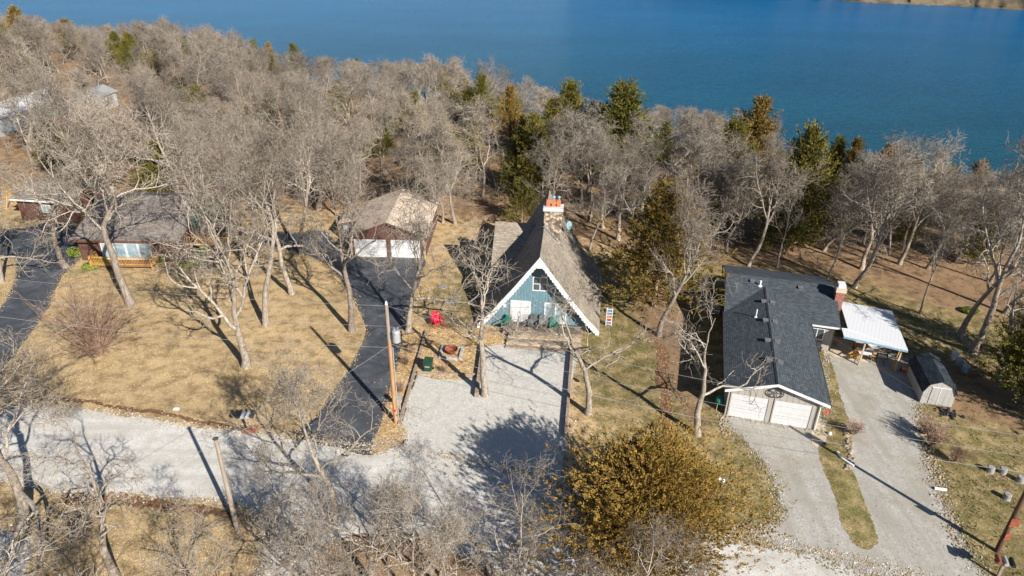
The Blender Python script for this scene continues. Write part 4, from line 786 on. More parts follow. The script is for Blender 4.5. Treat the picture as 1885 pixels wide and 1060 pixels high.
def rocks(name, lab, line, n, size, spread, m='rock', seed=0, kind='stuff', drop=.3):
    r = np.random.default_rng(seed); pts = np.array([P(*p) for p in line]); sg = np.linalg.norm(np.diff(pts, axis=0), axis=1); cs = np.concatenate([[0], np.cumsum(sg)]); mb = MB()
    base = [(1, 0, 0), (-1, 0, 0), (0, 1, 0), (0, -1, 0), (0, 0, 1), (.6, .6, .55), (-.6, .6, .5), (-.6, -.6, .55), (.6, -.6, .5)]
    for k in range(n):
        s_ = r.uniform(0, cs[-1]); x = np.interp(s_, cs, pts[:, 0])+r.normal()*spread; y = np.interp(s_, cs, pts[:, 1])+r.normal()*spread; q = size*r.uniform(.4, 1.3)
        ring = []; n_ = 6; ph = r.uniform(0, 6)
        v = [(x+math.cos(ph+j)*q*r.uniform(.8, 1.2), y+math.sin(ph+j)*q*r.uniform(.7, 1.1), 0) for j in np.arange(n_)*2*math.pi/n_]; v += [(x+math.cos(ph+j)*q*r.uniform(.5, .8), y+math.sin(ph+j)*q*r.uniform(.5, .8), q*r.uniform(.6, .9)) for j in np.arange(n_)*2*math.pi/n_]+[(x, y, q*.95)]
        mb.add(v, [(j, (j+1) % n_, n_+(j+1) % n_, n_+j) for j in range(n_)]+[(n_+j, n_+(j+1) % n_, 2*n_) for j in range(n_)])
    tag(mb.build(name, M[m]), lab, 'rubble', None, kind)
rocks('rubble_edge', 'yellowish rubble and leaves along the right edge of right driveway', [(1690, 745), (1700, 790), (1718, 860), (1735, 930), (1765, 1000), (1780, 1030)], 620, .075, .34, seed=1)
rocks('rubble_edge', 'pale stones lining the grass strip between the two right driveways', [(1553, 780), (1562, 815), (1566, 850), (1560, 865)], 110, .12, .12, seed=2)
rocks('rubble_edge', 'pale stones at left foot of the slate roofed garage', [(1330, 762), (1333, 780), (1338, 800)], 90, .09, .16, seed=3)
rocks('rubble_edge', 'loose pale stones at driveway mouth beside the bronze cedar', [(1340, 968), (1380, 975), (1425, 975)], 200, .08, .25, seed=4)
rocks('rubble_edge', 'grey stone heap among trunks right of the carport', [(1738, 612), (1770, 618), (1790, 640)], 60, .2, .3, seed=5)
rocks('rubble_edge', 'stones and leaves along the leaf strip left of the slate house', [(1218, 640), (1225, 700), (1232, 790)], 120, .06, .4, seed=6)
rocks('rubble_edge', 'pale stones and debris around foot of the orange pole', [(735, 790), (725, 820), (700, 828)], 140, .07, .5, seed=7)
rocks('rubble_edge', 'blackened wood scraps heaped in front of the gambrel shed', [(1735, 755), (1755, 765)], 60, .14, .3, 'black', seed=8)
# ------------------------------------------------------------------ fallen leaves
def leaves(name, lab, n, box, size, m, seed, z=.03, dens=None):
    r = np.random.default_rng(seed); px = r.uniform(box[0], box[2], n); py = r.uniform(box[1], box[3], n)
    xy = np.array([P(a, b) for a, b in zip(px, py)]); f_ = np.sin(xy[:, 0]*.9+seed)*np.sin(xy[:, 1]*1.1)+.6*np.sin(xy[:, 0]*2.3)*np.sin(xy[:, 1]*2.9+seed); kp = (f_+r.normal(size=n)*.5 > .35)&~((xy[:, 0] < -8.5)&(xy[:, 0] > -20)&(xy[:, 1] > 38)&(np.abs(xy[:, 0]+12.5-(xy[:, 1]-50)*-.25) < 3.4)); xy = xy[kp]; n = len(xy); c = np.column_stack([xy, np.full(n, z)+r.uniform(0, .02, n)]); a = r.uniform(0, 6.28, n); s_ = size*r.uniform(.5, 1.3, n)
    A_ = np.column_stack([np.cos(a), np.sin(a), r.normal(size=n)*.3])*s_[:, None]; B_ = np.column_stack([-np.sin(a), np.cos(a), r.normal(size=n)*.3])*s_[:, None]*.6
    v = np.stack([c-A_, c-B_, c+A_, c+B_], 1).reshape(-1, 3); tag(link(name, mesh_q(name, v, np.arange(n*4).reshape(-1, 4), M[m])), lab, 'leaves', None, 'stuff')
M['dryleaf'] = foliage('dry leaves', [(.3, (.09, .045, .02)), (.6, (.26, .13, .06)), (.9, (.42, .27, .14))], 3.)
M['paleleaf'] = foliage('pale dry leaves', [(.3, (.30, .21, .10)), (.7, (.52, .40, .22)), (1, (.62, .50, .30))], 3.)
leaves('fallen_leaves', 'scattered brown leaves over the lawns and beds', 11000, (0, 440, 1300, 1060), .035, 'dryleaf', 1)
leaves('fallen_leaves', 'scattered dry leaves over the right yard', 6000, (1300, 500, 1885, 1060), .035, 'dryleaf', 3)
# ------------------------------------------------------------------ grass tufts and fallen sticks
def inside(q, poly):
    x, y = q[:, 0], q[:, 1]; r_ = np.zeros(len(q), bool); n = len(poly)
    for a in range(n):
        x0, y0 = poly[a]; x1, y1 = poly[(a+1) % n]
        if y0 == y1: continue
        c = ((y0 > y) != (y1 > y)) & (x < (x1-x0)*(y-y0)/(y1-y0)+x0); r_ ^= c
    return r_
def tufts(label, n, box, m, seed, h=.13):
    r = np.random.default_rng(seed); q = np.column_stack([r.uniform(box[0], box[2], n), r.uniform(box[1], box[3], n)]); k = np.zeros(n, bool)
    for pl in SHEETS: k |= inside(q, pl)
    q = q[~k]; xy = np.array([P(a, b) for a, b in q]); f_ = np.sin(xy[:, 0]*.7+seed)*np.sin(xy[:, 1]*.8)+.7*np.sin(xy[:, 0]*1.9+1)*np.sin(xy[:, 1]*2.2)+r.normal(size=len(xy))*.6; xy = xy[f_ > -.2]; n = len(xy)
    nb = 3; c = np.repeat(np.column_stack([xy, gh(xy[:, 0], xy[:, 1])]), nb, 0)+np.column_stack([r.normal(size=(n*nb, 2))*.05, np.zeros(n*nb)]); a = r.uniform(0, 6.28, n*nb); s_ = h*r.uniform(.5, 1.3, n*nb)
    u = np.column_stack([np.cos(a), np.sin(a), np.zeros(n*nb)])*s_[:, None]*.28; t = np.column_stack([r.normal(size=(n*nb, 2))*.5, np.ones(n*nb)])*s_[:, None]
    v = np.stack([c-u, c+u, c+t], 1).reshape(-1, 3); tag(link('grass', mesh_q('grass', v, np.arange(n*nb*3).reshape(-1, 3), M[m])), label, 'grass', None, 'stuff')
M['drygrass'] = foliage('dry grass', [(.3, (.16, .11, .055)), (.65, (.30, .225, .125)), (1, (.42, .33, .195))], .4)
M['olivegrass'] = foliage('olive grass', [(.3, (.06, .06, .02)), (.65, (.14, .125, .05)), (1, (.25, .21, .10))], .4)
tufts('dry tan grass tufts over the left lawn and roadside', 15000, (0, 440, 760, 1060), 'drygrass', 4, .10)
tufts('olive winter grass tufts over the right lawns', 14000, (780, 440, 1885, 1060), 'olivegrass', 5, .12)
for k, (px, py, L, a_, lab) in enumerate(((560, 690, 2.2, .6, 'fallen stick on the left lawn near black driveway'), (330, 640, 1.8, 2.1, 'fallen stick in the middle of the left lawn'), (1150, 740, 1.6, .3, 'fallen stick on the lawn right of the white gravel'), (1700, 640, 2.6, 2.8, 'fallen branch on the slope right of the carport'), (350, 1000, 2.4, 1.2, 'fallen branch on tan grass below the left road'), (1010, 400, 3.0, .2, 'fallen branch on leaf covered ground behind the A-frame'))):
    x, y = P(px, py); r = np.random.default_rng(k); pp = []
    def stk(p, an, L, rad, lev):
        pts = [np.array(p)]
        for _ in range(5): an += r.normal()*.25; pts.append(pts[-1]+np.array([math.cos(an), math.sin(an), r.normal()*.03])*L/5)
        pp.append((np.array(pts), np.linspace(rad, rad*.4, 6), 5))
        if lev < 2:
            for q in (2, 3, 4): stk(pts[q], an+r.choice([-1, 1])*.7, L*.5, rad*.55, lev+1)
    stk((0, 0, .06), a_, L, .04, 0); v, q = tubes(pp); o = link('fallen_branch', mesh_q('fallen_branch', v, q, M['twig'])); o.location = (x, y, 0); tag(o, lab, 'branch', 'fallen branches')
# loose stones and grass fraying the edges of the gravel
def fray(name, lab, idx, mats_, n_per, size, spread, seed, shift=0.):
    r = np.random.default_rng(seed); V_ = []
    for k in idx:
        pw = np.array([P(*p) for p in SHEETS[k]]); nx2 = np.roll(pw, -1, 0); sg = np.linalg.norm(nx2-pw, axis=1); n = int(sg.sum()*n_per); ii = r.choice(len(pw), n, p=sg/sg.sum()); f_ = r.random(n)[:, None]
        p = pw[ii]+(nx2[ii]-pw[ii])*f_; t = (nx2[ii]-pw[ii])/sg[ii][:, None]; nn = np.column_stack([t[:, 1], -t[:, 0]]); cl = .5+.5*np.sin(p[:, 0]*1.7+seed)*np.sin(p[:, 1]*1.3)
        p = p+nn*(r.normal(size=n)*spread*(.4+cl)+shift)[:, None]; a = r.uniform(0, 6.28, n); s_ = size*r.uniform(.4, 1.3, n); z_ = .026+r.uniform(0, .015, n)
        u = np.column_stack([np.cos(a)*s_, np.sin(a)*s_, r.normal(size=n)*s_*.15]); w2 = np.column_stack([-np.sin(a)*s_*.8, np.cos(a)*s_*.8, r.normal(size=n)*s_*.15]); c = np.column_stack([p, z_]); V_.append(np.stack([c-u, c-w2, c+u, c+w2], 1).reshape(-1, 3))
    v = np.concatenate(V_); tag(link(name, mesh_q(name, v, np.arange(len(v)).reshape(-1, 4), M[mats_])), lab, 'gravel', None, 'stuff')
M['stonewhite'] = foliage('loose pale stones', [(.3, (.30, .28, .25)), (.7, (.48, .46, .42)), (1, (.62, .60, .56))], 2.)
M['stonegrey'] = foliage('loose grey stones', [(.3, (.20, .185, .16)), (.7, (.35, .33, .295)), (1, (.48, .46, .42))], 2.)
fray('loose_gravel', 'loose pale stones spilling over the edges of road and parking', [0, 1, 4], 'stonewhite', 38, .06, .30, 1)
fray('loose_gravel', 'loose grey stones spilling over the edges of the right driveways', [7], 'stonegrey', 40, .06, .32, 2)
fray('edge_grass', 'dry grass and leaves creeping over the gravel edges', [0, 1, 2, 3], 'drygrass', 26, .07, .26, 3)
fray('edge_grass', 'olive grass creeping over the right driveway edges', [7], 'olivegrass', 26, .07, .26, 4)
fray('edge_leaves', 'brown leaves gathered along road and driveway edges', [0, 2, 3, 4, 7], 'dryleaf', 14, .05, .4, 5)
# ------------------------------------------------------------------ trees: generators
def grow(seed, Ht=14, r0=.32, fork=.35, nl=9, spread=55, gn=.2, lean=(0, 0), n2=6, n3=6, n4=6, twl=.9, twr=.013, up=.05, lenf=.5, n5=0, leader=.93, limb=.66):
    r = np.random.default_rng(seed); T, Lm, Tw = [], [], []
    def path(p, d_, L, n, g, u):
        pts = [p]; ds = [d_]; st = L/n
        rn = r.normal(size=(n, 3))
        for k in range(n):
            d_ = d_+g*rn[k]; d_[2] += u; d_ = d_/math.sqrt(d_@d_); p = p+d_*st; pts.append(p); ds.append(d_)
        return np.array(pts), np.array(ds)
    d0 = np.array([lean[0], lean[1], 1.]); d0 /= np.linalg.norm(d0)
    tp, td = path(np.zeros(3), d0, Ht*leader, 16, .075+gn*.2, .03)
    tt = np.linspace(0, 1, 17); tr = r0*np.where(tt < fork, 1-.35*tt/fork, .65*(1-(tt-fork)/(1-fork))**1.15)+.02; tr[0] *= 1.35; tr[1] *= 1.03
    T.append((tp, tr, 9))
    def side(d_, ang):
        a = r.uniform(0, 2*math.pi); o1 = np.cross(d_, [.31, .2, .93]); o1 /= np.linalg.norm(o1); o2 = np.cross(d_, o1)
        return d_*math.cos(ang)+(o1*math.cos(a)+o2*math.sin(a))*math.sin(ang)
    def child(p, d_, L, rad, lev):
        n = (0, 9, 7, 5, 4, 3)[lev]; pts, ds = path(p, d_, L, n, gn*(1, 1.15, 1.5, 1.6, 1.4, 1)[lev], up*(1, 1, .9, .6, .4, .3)[lev])
        t = np.linspace(0, 1, n+1); rr = np.maximum(rad*(1-.66*t), twr)
        (Lm if lev < 3 else Tw).append((pts, rr, (0, 6, 5, 3, 3, 3)[lev]))
        nc = (0, n2, n3, n4, n5, 0)[lev]
        for q in range(nc):
            f = (.22+.78*(q+r.uniform(0, 1))/nc); k = min(int(f*n), n-1); fr = f*n-k
            pp = pts[k]+(pts[k+1]-pts[k])*fr; rp = rr[k]
            cl = L*(.62, .58, .55, .6, .6)[lev]*(1-.35*f)*r.uniform(.65, 1.25)
            if lev >= 2: cl = max(cl, twl*r.uniform(.5, 1))
            child(pp, side(ds[k], math.radians(r.uniform(28, 68))), cl, rp*(.66, .72, .70, .6, .6)[lev], lev+1)
    for q in range(nl):
        f = fork+(.97-fork)*(q/max(nl-1, 1))**.9; k = min(int(f*16), 15); p = tp[k]+(tp[k+1]-tp[k])*(f*16-k)
        az = q*2.4+r.uniform(-.5, .5); an = math.radians(spread*(1-.45*(q/nl))*r.uniform(.8, 1.2))
        dd = np.array([math.cos(az)*math.sin(an), math.sin(az)*math.sin(an), math.cos(an)])
        child(p, dd, Ht*lenf*(1-.5*(f-fork)/(1-fork))*r.uniform(.75, 1.15), tr[k]*limb*r.uniform(.8, 1.2), 1)
    return T, Lm, Tw
def tree_proto(kind, **k):
    T, Lm, Tw = grow(**k); out = []
    for nm, pp, m in (('trunk', T, 'bark'), ('limbs', Lm, 'limb'), ('twigs', Tw, 'twig')):
        v, q = tubes(pp); out.append((nm, mesh_q(nm, v, q, M[m], nm != 'twigs')))
    return out
PR = {}
for k in range(6): PR['oak%d' % k] = tree_proto('oak', seed=20+k, Ht=14, r0=.27, fork=(.40, .26, .34, .44, .24, .36)[k], nl=12, spread=(46, 42, 52, 44, 38, 48)[k], gn=.19, lean=((.04, 0), (-.06, .02), (.05, -.03), (0, .04), (.03, 0), (-.04, 0))[k], n2=7, n3=5, n4=4, up=.075, twr=.012, lenf=.46, limb=.55)
for k in range(3): PR['upright%d' % k] = tree_proto('upright', seed=40+k, Ht=14, r0=.23, fork=(.36, .28, .42)[k], nl=10, spread=(36, 32, 40)[k], gn=.14, lean=(.07, 0), n2=7, n3=5, n4=4, twr=.012, up=.05, lenf=.5, limb=.58)
for k in range(6): PR['wood%d' % k] = tree_proto('wood', seed=60+k, Ht=12, r0=.19, fork=(.3, .38, .22, .33, .45, .27)[k], nl=(10, 8, 12, 10, 9, 11)[k], spread=(42, 34, 48, 38, 30, 44)[k], gn=(.16, .1, .2, .14, .12, .22)[k], n2=7, n3=5, n4=4, twl=1.0, twr=.016, up=.06, lenf=(.46, .42, .5, .45, .4, .48)[k], limb=.52)
for k in range(3): PR['bushy%d' % k] = tree_proto('bushy', seed=80+k, Ht=9, r0=.14, fork=.22, nl=10, spread=46, gn=.2, n2=6, n3=5, n4=4, n5=0, twl=.6, twr=.008, lenf=.55)
for k in range(3): PR['sparse%d' % k] = tree_proto('sparse', seed=110+k, Ht=11, r0=.24, fork=(.42, .38, .34)[k], nl=7, spread=(58, 50, 60)[k], gn=.26, lean=((.05, .02), (.03, 0), (.06, 0))[k], n2=5, n3=4, n4=3, up=.06, twr=.010, lenf=.48, limb=.55)
PR['crooked0'] = tree_proto('crooked', seed=95, Ht=11, r0=.25, fork=.33, nl=8, spread=60, gn=.27, lean=(.1, .05), n2=5, n3=5, n4=4, twr=.009, lenf=.5, limb=.55)
PR['crooked1'] = tree_proto('crooked', seed=97, Ht=11, r0=.23, fork=.42, nl=8, spread=60, gn=.27, lean=(-.12, .05), n2=6, n3=5, n4=4, twr=.009, lenf=.52, limb=.55)
PH = {'oak': 14, 'upright': 14, 'wood': 12, 'bushy': 9, 'crooked': 11, 'sparse': 11}
rt = random.Random(5)
def tree(x, y, Ht, kind, label, group, name='bare_tree', rz=None, tilt=0, wide=1.):
    k = ''.join(c for c in kind if not c.isdigit()); s_ = Ht/PH[k]
    o = thing(name, label, 'tree', (x, y, float(gh(x, y))-.08), rt.uniform(0, 6.28) if rz is None else rz, group)
    o.scale = (s_*wide, s_*wide, s_)
    if tilt: o.rotation_euler = (0, tilt, 0) if rz is None else (0, tilt, rz)
    for nm, me in PR[kind]: link(nm, me, o)
    return o
# key trees: pixel of the trunk's foot
KG = 'leafless trees standing in the yards'
K = [
 (242, 562, 17, 'oak0', 'thickest pale oak on left lawn, in front of the brown house windows', 1.0, 1.5),
 (122, 492, 12.5, 'crooked1', 'bare oak beside the left asphalt drive, leaning over brown house corner', 1.0, 2.),
 (453, 676, 16, 'oak1', 'bare oak nearest the road on the left lawn, its trunk forking low', .95, 4.),
 (490, 598, 15, 'oak3', 'slim bare oak standing just behind the low forked oak on the left lawn', .85, 5.),
 (537, 541, 14.5, 'oak2', 'bare oak in the middle of left lawn beside curved edge of black driveway', .85, .6),
 (648, 609, 14, 'oak5', 'bare oak at right edge of left lawn, beside the black driveway bend', .95, 2.2),
 (752, 612, 13, 'oak4', 'bare oak between black driveway and garden bed, before the beige roofed garage', .95, 1.),
 (893, 728, 11.5, 'sparse0', 'crooked bare oak growing at the end of the split log in the white gravel', .95, 3.4),
 (1082, 763, 10.5, 'sparse1', 'bare oak on green lawn right of the white gravel parking', .95, .3),
 (1213, 618, 12, 'upright1', 'bare tree forking in front of the tall dense cedar between the two houses', 1.1, 1.2),
 (1283, 802, 10.5, 'sparse2', 'bare oak leaning right over the dark slate garage roof', 1.0, .2),
 (45, 975, 13.5, 'oak4', 'large bare oak at bottom left with a few orange leaves, beside white gravel patch', 1.25, .2),
 (212, 1062, 9.5, 'crooked0', 'bent bare oak at bottom left below the road, its crown over the gravel', 1., 5.2),
 (3, 520, 11, 'oak4', 'bare oak at the left frame edge on grass inside the left driveway loop', 1., 1.),
 (615, 962, 9.8, 'oak5', 'bare oak beside the road whose crown overhangs the end of black driveway', 1.05, 3.),
 (640, 420, 12, 'oak4', 'bare oak beside left wall of the tan roofed garage', .9, 0.4),
 (838, 413, 12, 'oak1', 'bare oak behind the yard between tan garage and A-frame house', .85, 2.),
 (1378, 490, 11.5, 'upright2', 'pale bare tree directly behind left end of the slate roofed house', 1., 1.),
 (1430, 494, 9.0, 'upright0', 'bare tree behind the middle of slate roofed house', .8, 3.),
 (1521, 524, 9.5, 'upright1', 'pale bare tree behind brick chimney of slate roofed house', .8, 2.),
 (1572, 530, 12.5, 'upright2', 'dark trunked bare tree leaning right, behind the white carport', 1., 0.),
 (1655, 487, 12, 'upright0', 'bare tree on leaf covered slope well behind the white carport', 1., .4),
 (1632, 468, 11, 'upright1', 'slim bare tree at the wood edge behind the white carport', .9, 3.7),
 (1693, 577, 8.5, 'upright2', 'small bare tree alone on the grass right of the white carport', .7, 5),
 (1768, 620, 14.5, 'upright1', 'tall bare tree right of carport, left one of the leaning pair', .95, .2),
 (1790, 651, 16, 'upright0', 'thick bare tree right of carport, right one of the leaning pair', 1., -.2),
 (1836, 698, 10.5, 'crooked0', 'thin dark leaning tree right of the pair, above the gambrel shed', .8, 0.1),
 (1850, 578, 13, 'upright2', 'bare tree near right frame edge up the leafy slope', 1., .3),
 (232, 395, 14, 'oak3', 'bare oak rising behind the brown house roof', 1., 1.7),
 (60, 300, 14, 'wood1', 'bare oak left of brown house, in front of the long white building', 1., 1.),
 (410, 420, 13, 'oak0', 'bare oak growing beside the deck of brown house', .9, 4.),
 (470, 420, 12.5, 'oak5', 'bare oak on lawn between the brown house deck and tan garage', .85, 2.),
 (700, 335, 12, 'oak2', 'bare oak directly behind the tan garage roof', .9, 2.9),
 (1110, 420, 10, 'oak2', 'bare oak behind right side of the A-frame roof', .95, 5.5),
 (330, 372, 14, 'oak5', 'bare oak behind the right end of brown house roof', .9, 3.1),
 (388, 500, 13, 'upright0', 'slim bare tree in front of the brown house deck railing', .8, .8),
 (205, 418, 14.5, 'oak1', 'bare oak rising through the middle of the brown house roof view, just behind it', .95, 2.4),
 (155, 368, 14, 'upright1', 'bare tree behind left part of the brown house roof', .9, 4.4),
 (590, 385, 13, 'upright2', 'bare tree behind the curve of black driveway, left of tan garage', .85, 1.9),
 (555, 470, 13.5, 'oak3', 'bare oak at upper edge of left lawn by the driveway curve', .8, 4.9),
 (445, 470, 13, 'upright0', 'slim bare tree on upper lawn right of the brown house deck', .8, 2.2),
 (795, 360, 12, 'oak3', 'bare oak just behind right corner of the tan garage', .85, 1.1),
 (1262, 455, 11, 'upright1', 'many stemmed bare tree right of the tall cedar behind the houses', 1.1, 1.5),
]
for px, py, hh, kd, lab, wd, rz in K:
    x, y = G(px, py); tree(x, y, hh*1.08, kd, lab, KG, 'bare_oak' if 'oak' in lab else 'bare_tree', rz, 0, wd)
# crowns rising from below the frame
BT = [(400, 1150, 7.5, 'bushy0'), (560, 1075, 7.8, 'crooked1'), (690, 1085, 8, 'crooked0'), (770, 1125, 7.8, 'bushy2'), (850, 1125, 7.2, 'bushy0'), (935, 1130, 7.8, 'bushy1'), (1020, 1170, 7.2, 'crooked1'), (1130, 1175, 7.8, 'crooked0'), (1240, 1215, 6.6, 'crooked1'), (640, 1180, 8.6, 'bushy2'), (500, 1010, 5.6, 'bushy1'), (735, 1030, 6.0, 'crooked0'), (590, 1120, 7.2, 'bushy2'), (810, 1060, 5.4, 'bushy1'), (905, 1070, 5.6, 'crooked1'), (960, 1060, 5.0, 'bushy0')]
for k, (px, py, hh, kd) in enumerate(BT):
    x, y = P(px, py); lab = ['twiggy bare tree crown cut by bottom edge, below the road end on the left', 'twiggy bare crown at bottom edge, left of the road fork', 'twiggy bare crown at bottom edge over the gravel fork', 'twiggy bare crown at bottom edge below the white gravel parking', 'twiggy bare crown at bottom edge under the cedar shadow', 'twiggy bare crown at bottom edge right of the cedar shadow', 'crooked bare crown at bottom edge left of the bronze cedar', 'pale limbed bare crown in front of the bronze cedar', 'twiggy bare crown against right base of the bronze cedar', 'low twiggy bare crown at very bottom edge, lowest of the roadside cluster', 'small twiggy tree at left end of the roadside thicket', 'crooked small tree in the road fork thicket below the orange pole', 'twiggy tree of the thicket between two taller roadside crowns', 'short twiggy tree below the middle of white gravel pad', 'crooked short tree at the lower tip of the cedar shadow', 'short twiggy tree just left of the bronze cedar'][k]
    tree(x, y, hh, kd, lab, 'twiggy trees along the bottom edge', 'roadside_tree', k*1.3)
tree(-16.5, 17.5, 10, 'oak2', 'bare oak just under the frame whose shadow falls on tan grass', 'trees below the frame', 'bare_oak', 1.)
tree(-24, 20, 11, 'oak1', 'bare oak below bottom left corner whose shadow falls on the grass', 'trees below the frame', 'bare_oak', 2.)
# big multi-stemmed shrub and bushes
def shrub_proto(seed, Ht, nst, m, spread=.9, rad=.03):
    r = np.random.default_rng(seed); out = []
    for s_ in range(nst):
        az = r.uniform(0, 6.28); sp = r.uniform(.15, 1)*spread; d_ = np.array([math.cos(az)*sp, math.sin(az)*sp, 1.]); d_ /= np.linalg.norm(d_)
        def rec(p, d0, L, r_, lev):
            n = 5; pts = [p]; dd = d0
            for k in range(n): dd = dd+r.normal(size=3)*.09; dd = dd/np.linalg.norm(dd); pts.append(pts[-1]+dd*L/n)
            pts = np.array(pts); out.append((pts, np.maximum(r_*(1-.8*np.linspace(0, 1, n+1)), .008), 4 if lev == 0 else 3))
            if lev < 2:
                for q in range(5 if lev == 0 else 5):
                    k = r.integers(1, n+1); rec(pts[k], (lambda z: z/np.linalg.norm(z))(dd+r.normal(size=3)*.42), L*.5*r.uniform(.6, 1.1), r_*.5, lev+1)
        rec(np.array([r.normal()*.06*Ht*.3, r.normal()*.06*Ht*.3, 0]), d_, Ht*r.uniform(.55, .9), rad, 0)
    v, q = tubes(out); return mesh_q('stems', v, q, m)
shr = shrub_proto(3, 6.2, 46, M['redtwig'], .95, .055)
x, y = P(182, 655); o = thing('bare_shrub', 'wide many-stemmed reddish bare shrub on left lawn beside the asphalt drive', 'shrub', (x, y, 0)); link('stems', shr, o)
sm = shrub_proto(5, 1.7, 42, M['redtwig'], .6, .015)
for px, py, s_, lab in ((1712, 822, 1.05, 'tall bronze twiggy bush beside the right driveway rubble edge'), (1702, 800, .8, 'smaller bronze twiggy bush behind the taller one by right driveway'), (1572, 800, .7, 'low twiggy bush by the stone edge between the two right driveways'), (757, 650, .5, 'uppermost dark twiggy bush in the tan bed beside black driveway'), (748, 672, .5, 'second dark twiggy bush in the tan bed beside black driveway'), (738, 722, .5, 'dark twiggy bush next to the orange utility pole'), (818, 685, .4, 'tiny twiggy bush right of the green wheelie bin'), (1755, 850, .75, 'low bare bush on slope above the right rubble edge')):
    x, y = P(px, py); o = thing('bare_bush', lab, 'bush', (x, y, 0), px, 'small bare bushes'); o.scale = (s_,)*3; link('stems', sm, o)
# cedars
def cedar_proto(seed, Ht, R, nb, m, leaf=.30, shape=1.0, dens=26, low=.08, droop=.1, tilt=0, spread=1.):
    r = np.random.default_rng(seed); br = []; C0, D0, S0 = [], [], []
    tp = np.array([[math.sin(k*.7+seed)*.06*Ht*.1+tilt*Ht*(k/8)**1.3, math.cos(k*.9+seed)*.05*Ht*.1, Ht*.97*k/8] for k in range(9)])
    tr = (np.linspace(1, .08, 9))*Ht*.022
    az = r.uniform(0, 6.28); lob = r.uniform(0, 6.28, 3)
    for q in range(nb):
        f = low+(1-low)*((q+.5)/nb)**.9; k = min(int(f*8), 7); p = tp[k]+(tp[k+1]-tp[k])*(f*8-k); az += 2.4+r.normal()*.3
        prof = ((1-f)**shape*1.08+.05)*min(1, .55+f*2.2)
        L = R*prof*r.uniform(.62, 1.18)*(1+.16*math.sin(az*2+lob[0])+.12*math.sin(az*3+lob[1]+f*6))
        el = r.uniform(.05, .45)+f*.6; d_ = np.array([math.cos(az)*math.cos(el), math.sin(az)*math.cos(el), math.sin(el)])
        n = 5; pts = p+np.linspace(0, 1, n+1)[:, None]*d_*L; pts[:, 2] += (np.linspace(0, 1, n+1)**2)*(.12-droop)*L; br.append((pts, np.maximum(.035*Ht/8*(1-.85*np.linspace(0, 1, n+1)), .012), 4))
        # sprays along the bough
        ns = max(4, int(dens*L/R)+2)
        t = r.uniform(.06, 1.03, ns)**.75; base = p+d_*L*t[:, None]; base[:, 2] += t**2*(.12-droop)*L
        w_ = (.10+.22*np.sin(np.pi*np.minimum(t, 1)*.85))*max(L, .8)
        off = r.normal(size=(ns, 3))*w_[:, None]*np.array([1, 1, .45]); cc_ = base+off
        nl = 20; pl = leaf*spread*3.0
        out_ = off/(np.linalg.norm(off, axis=1)[:, None]+1e-6)*.7+d_*1.0+np.array([0, 0, .75])+r.normal(size=(ns, 3))*.35; out_ /= np.linalg.norm(out_, axis=1)[:, None]
        O_ = np.repeat(out_, nl, 0); u_ = r.uniform(0, 1, ns*nl); rd = r.normal(size=(ns*nl, 3)); plv = np.repeat(pl*r.uniform(.6, 1.3, ns), nl)
        cen = np.repeat(cc_, nl, 0)+O_*(u_*plv)[:, None]+rd*((1-u_*.85)*plv*.17)[:, None]
        dr_ = O_*1.1+rd*.45; C0.append(cen); D0.append(dr_/np.linalg.norm(dr_, axis=1)[:, None]); S0.append(r.uniform(.6, 1.2, ns*nl)*leaf*(1.15-.5*u_))
    c = np.concatenate(C0); d_ = np.concatenate(D0); s_ = np.concatenate(S0); n = len(c)
    a = np.cross(d_, r.normal(size=(n, 3))); a /= np.linalg.norm(a, axis=1)[:, None]+1e-9
    l = d_*s_[:, None]*.7; w_ = a*s_[:, None]*.21
    v = np.stack([c-l*.6-w_*.4, c-w_+l*.1, c+l, c+w_+l*.1], 1).reshape(-1, 3); keep = v.reshape(n, 4, 3)[:, :, 2].min(1) > .05
    v = v.reshape(n, 4, 3)[keep].reshape(-1, 3); n = int(keep.sum())
    crown = mesh_q('crown', v, np.arange(n*4).reshape(-1, 4), m)
    tv, tq = tubes([(tp, tr, 8)]+br); return [('trunk', mesh_q('trunk', tv, tq, M['cedarbark'], True)), ('crown', crown)]
CP = {'a': cedar_proto(1, 9, 2.9, 115, M['cedar'], .21, .85, 19), 'b': cedar_proto(2, 9, 3.2, 115, M['cedar'], .22, .85, 21), 'c': cedar_proto(3, 9, 2.6, 95, M['cedar'], .20, .9, 17),
      'd': cedar_proto(4, 8, 2.6, 95, M['bronze'], .20, .9, 17), 'big': cedar_proto(6, 8.6, 4.9, 240, M['bronze'], .155, .62, 70, .05), 'tall': cedar_proto(8, 11, 3.2, 125, M['cedar'], .21, .7, 20), 'rusty': cedar_proto(12, 11, 3.4, 130, M['bronze'], .21, .7, 20), 'young': cedar_proto(9, 5, 2.3, 46, M['cedar'], .20, .8, 9, .12)}
CH_ = {'a': 9, 'b': 9, 'c': 9, 'd': 8, 'big': 8.6, 'tall': 11, 'rusty': 11, 'young': 5}
def cedar(x, y, Ht, kd, lab, group=None, rz=0, wide=1.):
    s_ = Ht/CH_[kd]; o = thing('cedar_tree', lab, 'tree', (x, y, float(gh(x, y))-.1), rz, group); o.scale = (s_*wide, s_*wide, s_)
    for nm, me in CP[kd]: link(nm, me, o)
cedar(7.6, 27.6, 8.2, 'big', 'huge bronze-orange cedar in the foreground beside the road', None, .8, 1.05)
x, y = P(1192, 590); cedar(x+1.2, y+3.0, 12.5, 'rusty', 'tall dense cedar between the A-frame and slate roofed house', None, 1., 1.25)
x, y = P(960, 412); cedar(x, y, 5.6, 'young', 'young open-branched evergreen just left of A-frame ridge', None, 2.)
cedar(40.2, 43.6, 9.5, 'b', 'dark cedar at the right frame edge below the leaning thin tree', None, 1.)
